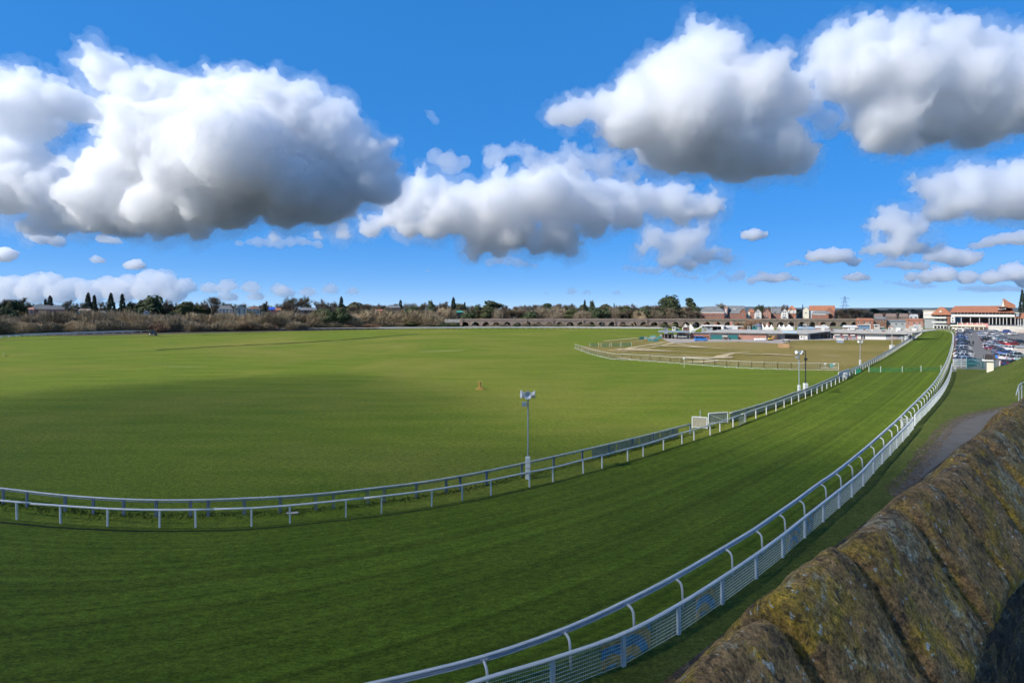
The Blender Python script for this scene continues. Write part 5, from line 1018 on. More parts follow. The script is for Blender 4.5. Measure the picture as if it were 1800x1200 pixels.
h = B('grandstand', 'long grandstand with red tiled roof, white balcony and spired gable', 'grandstand', 1740, 300); D = 300; gy = ground_y(D)
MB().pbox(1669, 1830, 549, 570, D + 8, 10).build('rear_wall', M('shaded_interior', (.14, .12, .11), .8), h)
roof_x(1667, 1782, 549.4, 537.5, D, D + 20, .07, .4).build('roof', REDT, h)
MB().pbox(1668.5, 1782, 552.6, 556.8, D + .3, 1.0).build('balcony', WREN, h); MB().pbox(1669, 1781.6, 549.5, 552.5, D + 1.6, .3).build('window_strip', DGLASS, h)
for k in range(18): MB().pbox(1671 + k * 6.3, 1671.8 + k * 6.3, 549.5, 552.6, D + 1.3, .2).build('mullion', WREN, h)
MB().pbox(1668.5, 1790, 556.9, 558.6, D + .8, 8).build('soffit', DARK, h)
for k, x in enumerate([1686, 1703, 1719.5, 1736.5, 1742.5, 1749, 1755, 1761, 1767, 1774, 1781, 1787]): MB().pbox(x - .55, x + .55, 558.6, 570, D + .8, .4).build('column', WREN, h)
MB().pbox(1667, 1675.5, 557, 568, D + .4, 5).build('stair_block', WREN, h); [win(h, None, 1671.2, y, 4.5, 2, D + .4) for y in (560, 565)]
for k in range(7):
    MB().box(X(1683, D), X(1737, D), D - 1.0 + k * .9, D - .12 + k * .9, Z(575.5 - .95 * k, D) - .3, Z(574.2 - .95 * k, D)).build('seat_row', PINKS, h)
for k in range(6): MB().pbox(1684 + k * 9, 1685.4 + k * 9, 567.2, 573.8, D - 1.2, .3).build('aisle', CREAM, h)
MB().pbox(1672, 1738, 571.6, 574.6, D - 1.6, .4).build('front_parapet', CREAM, h)
for k in range(7): MB().box(X(1737, D), X(1850, D), D - 6 + k * 1.1, D - 4.92 + k * 1.1, 0, .35 + k * .42).build('step', CONC, h)
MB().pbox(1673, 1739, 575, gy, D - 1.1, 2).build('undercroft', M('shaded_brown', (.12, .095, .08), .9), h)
for k in range(8): MB().pbox(1676 + k * 8, 1677.4 + k * 8, 575.2, gy, D - 1.4, .25).build('pier', CREAM, h)
MB().prism([(X(a_, D), Z(b_, D)) for a_, b_ in ((1759, 541), (1763, 525), (1767, 526.3), (1773, 530.5), (1784, 536.2), (1784, 541))], 'y', D - .5, D + 7).build('spire_roof', REDT, h)
MB().prism([(X(1760, D), Z(538.8, D)), (X(1765.6, D), Z(538.8, D)), (X(1763, D), Z(526.4, D))], 'y', D - 1.2, D - .8).build('spire_face', CREAM, h)
MB().pbox(1755, 1775, 539.4, 540.6, D - 1.6, 3).build('canopy_eave', BRICKD, h); MB().pbox(1757.5, 1770.5, 540.7, 543.6, D - .9, .5).build('belfry', WREN, h); MB().pbox(1759, 1769, 541, 542.9, D - 1.0, .08).build('belfry_opening', DARK, h)
MB().add([(X(1781, D), D - 1, Z(558, D)), (X(1860, D), D - 1, Z(562, D)), (X(1860, D + 16), D + 16, Z(536.5, D + 16)), (X(1781, D + 16), D + 16, Z(536.5, D + 16)), (X(1781, D + 16), D + 17, Z(558, D)), (X(1860, D + 16), D + 17, Z(562, D))], [(0, 1, 2, 3), (3, 2, 5, 4), (0, 3, 4), (1, 5, 2), (0, 4, 5, 1)]).build('wing_roof', REDT, h)
MB().pbox(1786.5, 1794, 549, 550.2, D - 1.3, 4).build('dormer_roof', CREAM, h); MB().pbox(1787.5, 1793, 550.3, 556, D - 1, 4).build('dormer', GREYM, h); [MB().pbox(1789 + k * 4.5, 1790 + k * 4.5, 560, 577, D - .5, .4).build('column', WREN, h) for k in range(4)]
p = G(1752, 583); 
for k in range(7):
    D_ = 292 + k; q = G(1783, 582)
h = B('terrace_steps', 'stepped pale terrace with ramp rails at the foot of the grandstand', 'terrace', 1790, 270); D_ = 270
for k in range(8): MB().pbox(1776 + k * 2.2, 1850, 583 - k * 1.6, 585 - k * 1.6, D_ + k * 1.2, 1.19).build('step', CONC if k % 2 else M('pinkish_step', (.46, .37, .31), .9, .15, .6), h)
for k in range(4): a_ = at(1778 + k * 6, 584 - k * .5, D_ - .5); MB().bar(a_, a_ + Vector((5, 9, 4)), .07, 5).build('hand_rail', WREN, h)
h = B('garage_block', 'grey flat roofed garage block beside the parked cars', 'garage', 1795, 138); D_ = 138; MB().pbox(1787, 1812, 610.5, ground_y(D_), D_, 5).build('wall', CONC, h); MB().pbox(1786, 1813, 609, 610.6, D_ - .3, 5.6).build('roof', GREYM, h); MB().pbox(1782.5, 1784.5, 611, ground_y(D_), D_, 1).build('side_post', CONC, h)
for k in range(3): MB().pbox(1788.5 + k * 5.5, 1793 + k * 5.5, 612, ground_y(D_) - .6, D_ - .06, .05).build('door', M('pinkish_door', (.42, .37, .36), .7), h)
p = G(1790, 641); h = empty('sign_board', p); tag(h, 'pale blue board propped at the near right corner of the car park', 'sign'); MB().box(p.x - .9, p.x + .6, p.y - .08, p.y + .08, .5, 1.6).build('board', M('pale_blue_board', (.5, .66, .74), .6), h); [MB().box(p.x + o_ - .05, p.x + o_ + .05, p.y, p.y + .1, 0, 1.2).build('leg', GREYM, h) for o_ in (-.7, .4)]
p = G(1783.5, 641); h = empty('yellow_grit_bin', p); tag(h, 'yellow grit bin by the pale blue board', 'bin'); MB().prism([(p.x - .4, 0), (p.x + .4, 0), (p.x + .5, .7), (p.x - .5, .7)], 'y', p.y - .4, p.y + .4).build('tub', YD, h); MB().box(p.x - .55, p.x + .55, p.y - .45, p.y + .45, .7, .85).build('lid', YD, h)
for k, (x0, x1, y0, D_, lab) in enumerate(((1673, 1682, 576, 288, 'cream kiosk at the bend of the track before the grandstand'), (1684, 1694, 577, 262, 'white hospitality van left of the grandstand terrace'), (1695, 1703, 575.5, 280, 'silver catering unit beside the hospitality van'))):
    h = B('catering_unit', lab, 'kiosk', (x0 + x1) / 2, D_); gy = ground_y(D_); MB().pbox(x0, x1, y0, gy - .8, D_, 2.4).build('body', [CREAM, WREN, LGREY][k], h); MB().pbox(x0 + 1, x1 - 3, y0 + 2, y0 + 4.4, D_ - .05, .04).build('hatch', DARK, h); MB().pbox(x0 + .6, x1 - 2.6, y0 + 1.4, y0 + 2, D_ - .7, .7).build('awning', WREN, h); [MB().bar((X(x0 + q, D_), D_ - .02, .4), (X(x0 + q, D_), D_ + .25, .4), .4, 10).build('wheel', DARK, h) for q in (2, x1 - x0 - 2)]

# ------------------------------------------------------------------ cars
def loft(st):                                # stations: x, then half ring (y,z) from sill to roof
    v = []; f = []; n = len(st[0][1]) * 2
    for x, ring in st: v += [(x, -y, z) for y, z in ring] + [(x, y, z) for y, z in reversed(ring)]
    for i in range(len(st) - 1): f += [(i * n + k, i * n + (k + 1) % n, (i + 1) * n + (k + 1) % n, (i + 1) * n + k) for k in range(n)]
    f += [tuple(range(n - 1, -1, -1)), tuple((len(st) - 1) * n + k for k in range(n))]; return v, f
def car_parts(kind):
    Lc = {'hatch': 4.0, 'saloon': 4.5, 'suv': 4.5, 'van': 4.9}[kind]; ht = {'hatch': 1.46, 'saloon': 1.44, 'suv': 1.66, 'van': 1.95}[kind]; bl = {'hatch': .92, 'saloon': .9, 'suv': 1.02, 'van': 1.1}[kind]
    low = lambda w_, zt: [(w_ * .9, .28), (w_, .42), (w_ * 1.0, .62), (w_ * .97, zt)]
    h2 = Lc / 2
    b = [(-h2, low(.70, bl * .78)), (-h2 + .12, low(.80, bl * .92)), (-h2 + .5, low(.87, bl)), (-.4, low(.89, bl)), (.55, low(.89, bl * .99)), (h2 - .75, low(.87, bl * .93)), (h2 - .2, low(.80, bl * .8)), (h2, low(.66, bl * .62))]
    v, f = loft(b); body = MB().add(v, f)
    if kind == 'van': cab = [(-h2 + .1, bl, ht * .97), (-h2 + .25, bl, ht), (.6, bl, ht), (1.15, bl, bl + .35), (1.6, bl * .96, bl)]
    elif kind == 'saloon': cab = [(-h2 + .75, bl, bl + .02), (-h2 + 1.35, bl, ht * .97), (-.3, bl, ht), (.45, bl, ht * .97), (1.25, bl * .97, bl)]
    else: cab = [(-h2 + .22, bl, bl + .06), (-h2 + .55, bl, ht * .95), (-.4, bl, ht), (.35, bl, ht * .97), (1.15, bl * .97, bl)]
    ring = lambda zb, zt: [(.84, zb - .03), (.84 - (zt - zb) * .28, zb + (zt - zb) * .9), (.55 if zt - zb > .1 else .75, zt)]
    v, f = loft([(x, ring(zb, max(zt, zb + .01))) for x, zb, zt in cab]); glass = MB().add(v, f)
    top = [c for c in cab if c[2] > ht * .9]; rf = MB(); xs = [c[0] for c in top]
    v, f = loft([(x, [(.70 if i else .66, z - .09), (.66, z - .02), (.5, z + .012)]) for i, (x, _, z) in enumerate(top)]); rf.add(v, f)
    for s_ in (-1, 1):                       # pillars
        for xa, za, xb_, zb_ in ((cab[0][0], bl, top[0][0], top[0][2]), (cab[-1][0], bl, top[-1][0], top[-1][2]), ((xs[0] + xs[-1]) / 2, bl, (xs[0] + xs[-1]) / 2, ht)):
            rf.bar((xa, s_ * .83, za - .02), (xb_, s_ * .68, zb_ - .05), .05, 4)
    return body.mesh('body'), glass.mesh('cabin_glass'), rf.mesh('roof'), Lc, bl
CAR = {k: car_parts(k) for k in ('hatch', 'saloon', 'suv', 'van')}
wh = MB().bar((0, -.1, 0), (0, .1, 0), .31, 14).mesh('wheel'); wh.materials.append(DARK); rim = MB().bar((0, -.108, 0), (0, .108, 0), .19, 10).mesh('rim'); rim.materials.append(LGREY)
hl = MB().box(-.06, .06, -.16, .16, -.07, .07).mesh('headlight'); hl.materials.append(M('headlight_lens', (.8, .82, .85), .1)); tl = MB().box(-.05, .05, -.14, .14, -.1, .1).mesh('tail_light'); tl.materials.append(M('tail_light_lens', (.4, .02, .02), .2))
for q in CAR.values():
    for m_ in q[:3]:
        m_.materials.append(DGLASS); m_.update()
        bm = bmesh.new(); bm.from_mesh(m_); bmesh.ops.recalc_face_normals(bm, faces=bm.faces); bm.to_mesh(m_); bm.free()
PAINT = {'white': (.75, .76, .77), 'silver': (.48, .50, .53), 'grey': (.17, .18, .20), 'black': (.015, .016, .018), 'navy': (.02, .04, .11), 'blue': (.02, .10, .42), 'bright blue': (.03, .24, .70), 'pale blue': (.33, .46, .60), 'red': (.50, .03, .035), 'maroon': (.18, .03, .05), 'teal': (.04, .18, .22), 'slate blue': (.12, .17, .25)}
PM = {}
for k, c in PAINT.items():
    m_ = bpy.data.materials.new(k.replace(' ', '_') + '_car_paint'); t, N, L, b = nodes(m_); b.inputs['Base Color'].default_value = (*c, 1); b.inputs['Roughness'].default_value = .3; b.inputs['Coat Weight'].default_value = .8; b.inputs['Coat Roughness'].default_value = .06; b.inputs['Metallic'].default_value = .25 if k in ('silver', 'grey', 'slate blue', 'pale blue') else 0; PM[k] = m_
used = {}
def car(px, py, col, kind, rz, place):
    p = G(px, py, .02); th = empty('parked_car', p, rz); kd = {'hatch': 'hatchback', 'saloon': 'saloon', 'suv': 'tall estate car', 'van': 'van'}[kind]
    lab = f'{col} {kd} {place}'; used[lab] = used.get(lab, 0) + 1
    tag(th, lab, 'van' if kind == 'van' else 'car', 'cars parked before the grandstand')
    body, glass, rf, Lc, bl = CAR[kind]
    for nm, me, m_ in (('body', body, PM[col]), ('cabin_glass', glass, DGLASS), ('roof', rf, PM[col])):
        o = bpy.data.objects.new(nm, me); COL.objects.link(o); o.parent = th; o.material_slots[0].link = 'OBJECT'; o.material_slots[0].material = m_
    for x in (-Lc / 2 + .75, Lc / 2 - .82):
        for y in (-.8, .8): o = link('wheel', wh, None, th); o.location = (x, y, .31); r_ = link('rim', rim, None, o)
    for y in (-.55, .55):
        o = link('headlight', hl, None, th); o.location = (Lc / 2 - .1, y, bl * .68); o = link('tail_light', tl, None, th); o.location = (-Lc / 2 + .02, y, bl * .8)
    return th
row1 = ['teal', 'pale blue', 'navy', 'white', 'white', 'black', 'silver', 'white', 'grey', 'slate blue', 'black', 'grey', 'silver', 'blue', 'white', 'grey', 'silver', 'navy', 'white', 'black', 'grey']
kinds = ['hatch', 'suv', 'saloon', 'hatch', 'saloon', 'hatch', 'suv']
y = 643.5
for k, c in enumerate(row1):
    dep = 10800 / (y - HY); px = 1694 + max(0, (y - 632)) * .7 - max(0, 612 - y) * .18
    car(px, y, c, kinds[k % 7], R.gauss(0, .03), f'in the rail side row, {ordw(k)} from the slatted barrier')
    y = HY + 10800 / (dep + 5.6 + k * .35)
MID = [(1728.5, 591, 'silver', 'hatch', -.5), (1734.5, 595.5, 'grey', 'saloon', -.5), (1738, 600, 'black', 'suv', -.5), (1745, 593, 'silver', 'hatch', -.45), (1752.5, 597, 'teal', 'saloon', -.45), (1767, 600, 'slate blue', 'hatch', -.4), (1748, 604, 'white', 'hatch', -.5), (1742, 608, 'silver', 'saloon', -.55), (1757.5, 606, 'maroon', 'hatch', -.5), (1767, 605, 'white', 'suv', -.4), (1779.5, 607.5, 'red', 'saloon', .25), (1743, 612.5, 'white', 'hatch', -.55), (1748, 615, 'maroon', 'saloon', -.55), (1756, 619, 'slate blue', 'saloon', .25), (1774, 616.5, 'white', 'suv', 1.45), (1768, 624, 'blue', 'saloon', .2), (1759.5, 630, 'bright blue', 'hatch', .3), (1771, 632, 'white', 'hatch', .25), (1786, 629.5, 'pale blue', 'suv', .2), (1787, 635, 'silver', 'saloon', .25), (1777, 643, 'navy', 'hatch', .3),
       (1770.5, 584.5, 'blue', 'suv', .2), (1781, 588.5, 'white', 'saloon', .1), (1738, 587.5, 'white', 'hatch', -.4), (1746, 587.8, 'grey', 'hatch', -.4), (1753, 589, 'white', 'saloon', -.4), (1733, 587, 'black', 'hatch', -.4), (1741, 584.5, 'silver', 'hatch', -.3), (1749, 584.3, 'slate blue', 'saloon', -.3), (1757, 592, 'silver', 'hatch', -.4), (1763, 595.5, 'grey', 'saloon', -.4), (1741.5, 597, 'white', 'hatch', -.45), (1760, 601.5, 'pale blue', 'hatch', -.45), (1775, 601.5, 'grey', 'saloon', -.35), (1791, 603.5, 'black', 'hatch', .1), (1750, 609.5, 'pale blue', 'saloon', -.5), (1733, 583.5, 'silver', 'saloon', -.3), (1726, 587, 'pale blue', 'hatch', -.4)]
MID.sort(key=lambda q: -q[1]); cnt = {}
for px, y, c, kd, rz in MID:
    k = cnt.get(c, 0); cnt[c] = k + 1
    car(px, y, c, kd, rz, f'in the middle rows, {ordw(k)} {c} one from the kiosk')
car(1232, 599.5, 'bright blue', 'van', 0, 'parked on the gravel apron before the brick building')
car(1706, 584, 'silver', 'van', .3, 'near the grandstand foot beside the catering units'); car(1699, 586, 'grey', 'hatch', .2, 'just below the catering units')
for k in range(3): pass
# ------------------------------------------------------------------ people in the car park
def person(px, py, label, top, leg, stride, rz):
    p = G(px, py, .02); v = [(0, 0, .92), (0, 0, 1.15), (0, 0, 1.40), (0, 0, 1.52), (0, .02, 1.66), (.19, 0, 1.38), (.25, .03, 1.12), (.24, .1, .9), (-.19, 0, 1.38), (-.25, -.03, 1.12), (-.24, .02, .9), (.1, 0, .86), (.11, stride * .5, .48), (.12, stride, .07), (.12, stride + .14, .04), (-.1, 0, .86), (-.11, -stride * .3, .48), (-.12, -stride, .07), (-.12, -stride + .14, .04), (0, 0, 1.78)]
    e = [(0, 1), (1, 2), (2, 3), (3, 4), (4, 19), (2, 5), (5, 6), (6, 7), (2, 8), (8, 9), (9, 10), (0, 11), (11, 12), (12, 13), (13, 14), (0, 15), (15, 16), (16, 17), (17, 18)]
    rad = [.15, .16, .15, .06, .10, .075, .055, .04, .075, .055, .04, .09, .065, .05, .04, .09, .065, .05, .04, .07]
    me = bpy.data.meshes.new('body'); me.from_pydata(v, e, []); o = bpy.data.objects.new('person', me); COL.objects.link(o); sm = o.modifiers.new('skin', 'SKIN'); o.modifiers.new('sub', 'SUBSURF').render_levels = 1; o.modifiers['sub'].levels = 1
    for i, r_ in enumerate(rad): me.skin_vertices[0].data[i].radius = (r_, r_)
    me.skin_vertices[0].data[0].use_root = True
    dg = bpy.context.evaluated_depsgraph_get(); me2 = bpy.data.meshes.new_from_object(o.evaluated_get(dg)); o.modifiers.clear(); o.data = me2
    for m_ in (leg, top, SKIN, HAIR): me2.materials.append(m_)
    for q in me2.polygons: z = q.center.z; q.material_index = 0 if z < .93 else 1 if z < 1.5 else 2 if z < 1.7 and q.center.y > -.02 else 3; q.use_smooth = True
    o.location = p; o.rotation_euler = (0, 0, rz); tag(o, label, 'person', 'people in the car park')
SKIN = M('skin', (.45, .27, .19), .6); HAIR = M('dark_hair', (.04, .03, .025), .7); JK = M('black_jacket', (.02, .02, .024), .8); LJ = M('pale_jacket', (.5, .5, .5), .8); TR = M('dark_trousers', (.025, .03, .045), .8)
person(1707.5, 592.5, 'person in a pale top standing at the far end of the car park lane', LJ, TR, .1, .5)
person(1710.5, 607.5, 'person in black walking by the rail side row of cars', JK, TR, .22, -.8)
person(1731, 612.5, 'person in black beside the white cars of the middle rows', JK, TR, .15, 1.9)
person(1786.5, 602.5, 'person in dark clothes behind the red car', JK, TR, .1, .3)
person(1727, 582.5, 'person in dark clothes near the grandstand steps', JK, TR, .15, 2.5)
person(1703.5, 606, 'person in dark clothes between the parked cars of the rail side row', JK, TR, .1, 1.2)

# ------------------------------------------------------------------ houses among the trees on the far bank
def villa(label, x0, x1, ey, ry, D, wm, rm, wins, hip=.12, chim=True, gab=False):
    h = B('bank_house', label, 'house', (x0 + x1) / 2, D); gy = ground_y(D)
    if gab: gable_wall(x0, x1, ey, ry, gy, D, D + 8).build('wall', wm, h); roof_y(x0, x1, ey, ry, D, D + 8).build('roof', rm, h)
    else: MB().pbox(x0, x1, ey, gy, D, 8).build('wall', wm, h); roof_x(x0, x1, ey, ry, D, D + 8, hip).build('roof', rm, h)
    for k in range(wins):
        for y in (ey + 2.2, ey + 6): win(h, None, x0 + (x1 - x0) * (k + .5) / wins, y, (x1 - x0) / wins * .42, 2.4, D, DGLASS, WREN if wm is not WREN else GREYM)
    if chim: c = MB().pbox(x0 + (x1 - x0) * .7, x0 + (x1 - x0) * .7 + 1.6, ry - 2, ry + 2.5, D + 3.5, 1).build('chimney', BRICKD, h)
    return h
villa('long pink red house with white window rows at the far left', 54, 114, 543.5, 536, 330, PINKB, SLATE, 8)
villa('small pink lodge at the end of the long pink house', 50, 60, 544, 540, 322, M('peach_render', (.55, .34, .25), .8), PINKB, 1)
villa('low pale bungalow roof among the conifers', 138, 161, 546, 542.5, 335, CREAM, M('buff_tile', (.34, .26, .2), .8), 3)
villa('white bungalow half hidden right of the conifers', 172, 186, 549.5, 546.5, 300, WREN, SLATE, 2)
villa('white gable peeping out below the round evergreens', 252, 262, 548, 544.5, 310, WREN, BRICKD, 1, gab=True)
villa('tall white villa with dark hipped roof and two window rows', 384, 409, 543, 537, 345, WREN, SLATE, 4, .2)
villa('dark gabled house beside the white villa', 416, 434, 543, 536.5, 345, CREAM, BRICKD, 2, gab=True)
villa('second dark gabled house, right of its twin', 436, 457, 543, 538, 348, CREAM, BRICKD, 3, .25)
villa('brick house with bright blue sheeted roof', 472, 484, 544, 539.5, 352, PINKB, M('bright_blue_sheet', (.03, .10, .55), .5), 1)
villa('pink brick house beside the blue sheeted roof', 484, 494, 545, 541, 352, PINKB, REDT, 2)
villa('dark slate roofed house behind the bare broad tree', 527, 557, 545, 540.5, 356, BRICKD, SLATE, 3)
villa('orange rendered house above the willow scrub', 661, 673, 546, 543.5, 352, M('orange_render', (.58, .30, .17), .8), REDT, 2)
villa('dark roofed long house left of the lone pine', 678, 704, 541, 537, 380, BRICKD, SLATE, 3)
p = at(808, 548, 362); h = B('green_shed', 'small bright green shed roof at the viaduct end', 'shed', 808, 362); MB().pbox(803, 813, 549, ground_y(362), 362, 4).build('wall', DARK, h); roof_x(803, 813, 549, 546.4, 362, 366).build('roof', M('jade_sheet', (.05, .32, .26), .6), h)
villa('plain pale warehouse roof beyond the track end', 1598, 1614, 556, 552, 420, WREN, WREN, 2)
for k, (x0, x1) in enumerate(((1536, 1552), (1556, 1576), (1580, 1597))): villa(f'brown roofed far terrace beyond the sheds, {ordw(k)} from the depot', x0, x1, 557, 551, 380 + 8 * k, BRICKD, M('brown_tile', (.20, .15, .13), .85), 3, .1)
face_viewer()

# ------------------------------------------------------------------ trees and scrub
def rsph(rr):
    while True:
        v = Vector((rr.uniform(-1, 1), rr.uniform(-1, 1), rr.uniform(-1, 1)))
        if .02 < v.length < 1: return v
def twigs(rr, lobes, n, ln, wd, up=.5, shell=.45):
    V = []; Fc = []
    tot = sum(l[3] ** 2 * l[4] for l in lobes)
    for (cx, cy, cz, rx, rz) in lobes:
        for _ in range(int(n * rx ** 2 * rz / tot)):
            d = rsph(rr); l = d.length; r = shell + (1 - shell) * l; d.normalize()
            p = Vector((cx + d.x * rx * r, cy + d.y * rx * r, cz + d.z * rz * r))
            q = (d * .6 + Vector((0, 0, up)) + rsph(rr) * .7).normalized(); L = ln * rr.uniform(.5, 1.4); s = q.cross(rsph(rr)).normalized() * wd * rr.uniform(.6, 1.5)
            i = len(V); V += [p - s, p + s, p + q * L]; Fc.append((i, i + 1, i + 2))
    return V, Fc
def leaves(rr, lobes, n, size, shell=.6, droop=0.0):
    V = []; Fc = []; tot = sum(l[3] ** 2 * l[4] for l in lobes)
    for (cx, cy, cz, rx, rz) in lobes:
        for _ in range(int(n * rx ** 2 * rz / tot)):
            d = rsph(rr); r = shell + (1 - shell) * d.length; d.normalize(); p = Vector((cx + d.x * rx * r, cy + d.y * rx * r, cz + d.z * rz * r))
            nn = (d + rsph(rr) * .8).normalized(); a = nn.orthogonal().normalized(); b = nn.cross(a); an = rr.uniform(0, 6.28); a, b = a * math.cos(an) + b * math.sin(an), b * math.cos(an) - a * math.sin(an)
            s = size * rr.uniform(.5, 1.3); i = len(V); V += [p - a * s, p - b * s * .7, p + a * s - Vector((0, 0, droop * s)), p + b * s * .7]; Fc.append((i, i + 1, i + 2, i + 3))
    return V, Fc
def limbs(rr, mb, p, d, L, r, lev, ends, spread=.55):
    q = p + d * L; mb.bar(p, q, r, 5 if lev > 2 else 4 if lev > 0 else 3, r * .66)
    if lev == 0: ends.append((q, d)); return
    for k in range(3 if lev > 1 else 2):
        nd = (d + rsph(rr) * spread + Vector((0, 0, .12))).normalized(); limbs(rr, mb, p.lerp(q, rr.uniform(.65, 1)), nd, L * rr.uniform(.62, .82), r * .58, lev - 1, ends, spread)
def mk(name, V, Fc, m):
    me = bpy.data.meshes.new(name); me.from_pydata([tuple(v) for v in V], [], Fc); me.update(); me.materials.append(m); return me
BARK = M('grey_brown_bark', (.11, .09, .07), .9, .25, 1.0, rnd=.2)
TWIG = M('brown_twigs', (.17, .135, .095), .95, .25, .25, rnd=.25); TWIGG = M('olive_grey_twigs', (.17, .15, .095), .95, .25, .25, rnd=.25)
WILLOW = M('tan_willow_twigs', (.38, .30, .19), .95, .3, .18, rnd=.22); SCRUB = M('dull_brown_scrub', (.29, .235, .16), .95, .3, .18, rnd=.25); RUST = M('rusty_scrub', (.30, .19, .12), .95, .25, .2, rnd=.2)
EVER = M('dark_evergreen_leaves', (.05, .068, .028), .85, .35, .3, rnd=.25); CONI = M('blue_green_needles', (.035, .055, .036), .85, .35, .3, rnd=.25); PINE = M('pine_needles', (.045, .062, .028), .85, .35, .3, rnd=.2); IVY = M('olive_leaf', (.075, .085, .03), .85, .35, .3, rnd=.25)
PROTO = {}
def proto_bare(seed, broad=1.0, m=TWIG):
    rr = random.Random(seed); mb = MB(); ends = []; limbs(rr, mb, Vector((0, 0, 0)), Vector((0, 0, 1)), 3.6, .34, 5, ends, .5 * broad)
    V, Fc = [], []
    for q, d in ends:
        for k in range(7):
            dd = (d + rsph(rr) * .9 + Vector((0, 0, .2))).normalized(); L = rr.uniform(.6, 1.5); s = dd.cross(rsph(rr)).normalized() * rr.uniform(.025, .05); i = len(V); b = q - d * rr.uniform(0, .5); V += [b - s, b + s, b + dd * L]; Fc.append((i, i + 1, i + 2))
    return mb.v, mb.f, V, Fc, BARK, m
def proto_ever(seed, m=EVER):
    rr = random.Random(seed); mb = MB(); mb.bar((0, 0, 0), (0, 0, 6), .4, 6, .2); lo = [(rr.uniform(-1.8, 1.8), rr.uniform(-1.8, 1.8), rr.uniform(3.2, 8.0), rr.uniform(1.4, 2.5), rr.uniform(1.3, 2.2)) for _ in range(11)] + [(0, 0, 5, 2.6, 3)]
    for l in lo: mb.bar((0, 0, l[2] * .6), l[:3], .12, 4, .05)
    V, Fc = leaves(rr, lo, 1900, .42, .62); return mb.v, mb.f, V, Fc, BARK, m
def proto_conifer(seed, m=CONI, fat=1.0):
    rr = random.Random(seed); mb = MB(); mb.bar((0, 0, 0), (0, 0, 12), .28, 6, .04); V, Fc = [], []; z = 1.5
    while z < 11.8:
        r = (1 - z / 12.2) ** .85 * 2.9 * fat * rr.uniform(.75, 1.15)
        for k in range(int(9 + 6 * r)):
            a = rr.uniform(0, 6.28); rad = r * rr.uniform(.35, 1); p = Vector((math.cos(a) * rad, math.sin(a) * rad, z - rad * .22 + rr.uniform(-.2, .2))); t = Vector((math.cos(a), math.sin(a), -.3)); s = Vector((-math.sin(a), math.cos(a), 0)); w_ = rr.uniform(.25, .5); L = rr.uniform(.5, 1.0); i = len(V)
            V += [p - s * w_, p + s * w_, p + t * L + s * w_ * .4, p + t * L - s * w_ * .4]; Fc.append((i, i + 1, i + 2, i + 3)); V += [p - t * .4, p + Vector((0, 0, .5)), p + t * .5, p - Vector((0, 0, .35))]; Fc.append((i + 4, i + 5, i + 6, i + 7))
        z += rr.uniform(.32, .55)
    return mb.v, mb.f, V, Fc, BARK, m
def proto_pine(seed):
    rr = random.Random(seed); mb = MB(); mb.bar((0, 0, 0), (0, 0, 8.5), .3, 6, .15); lo = [(rr.uniform(-2.4, 2.4), rr.uniform(-2, 2), rr.uniform(6.6, 9), rr.uniform(1.1, 1.9), rr.uniform(.5, .9)) for _ in range(9)] + [(rr.uniform(-1.5, 1.5), 0, rr.uniform(4, 6), 1.2, .6) for _ in range(4)]
    for l in lo: mb.bar((0, 0, l[2] * .7), l[:3], .1, 4, .04)
    V, Fc = leaves(rr, lo, 1200, .36, .45); return mb.v, mb.f, V, Fc, BARK, PINE
def proto_scrub(seed, m, n=3600):
    rr = random.Random(seed); mb = MB(); lo = [(rr.uniform(-2.2, 2.2), rr.uniform(-1.6, 1.6), rr.uniform(1.2, 3.0), rr.uniform(1.2, 1.9), rr.uniform(1.2, 1.9)) for _ in range(7)] + [(0, 0, 1.4, 2.4, 1.6)]
    for k in range(9): a = rr.uniform(0, 6.28); mb.bar((math.cos(a) * .4, math.sin(a) * .4, 0), (math.cos(a) * rr.uniform(.8, 2), math.sin(a) * rr.uniform(.8, 1.6), rr.uniform(2, 3.6)), .09, 4, .03)
    V, Fc = twigs(rr, lo, n, .95, .055, .8, .35); return mb.v, mb.f, V, Fc, BARK, m
def register(key, pr):
    tv, tf, cv, cf, bm_, cm = pr; tm = mk('trunk', tv, tf, bm_); cmesh = mk('crown', cv, cf, cm); A = np.array([tuple(v) for v in cv]); z1 = float(np.percentile(A[:, 2], 99.5)); wd_ = float(np.percentile(A[:, 0], 99) - np.percentile(A[:, 0], 1)); PROTO[key] = (tm, cmesh, z1, wd_)
for k in range(5): register(f'bare{k}', proto_bare(20 + k, [1, 1.3, .8, 1.15, 1][k], [TWIG, TWIGG][k % 2]))
for k in range(3): register(f'ever{k}', proto_ever(40 + k, [EVER, EVER, IVY][k]))
for k in range(3): register(f'coni{k}', proto_conifer(50 + k, fat=[1.25, 1.0, 1.5][k]))
for k in range(2): register(f'pine{k}', proto_pine(60 + k))
for k in range(3): register(f'willow{k}', proto_scrub(70 + k, WILLOW))
for k in range(3): register(f'scrub{k}', proto_scrub(80 + k, SCRUB))
register('rust0', proto_scrub(90, RUST)); register('rust1', proto_scrub(91, RUST)); register('dark0', proto_ever(95, EVER)); register('olive0', proto_ever(96, IVY))
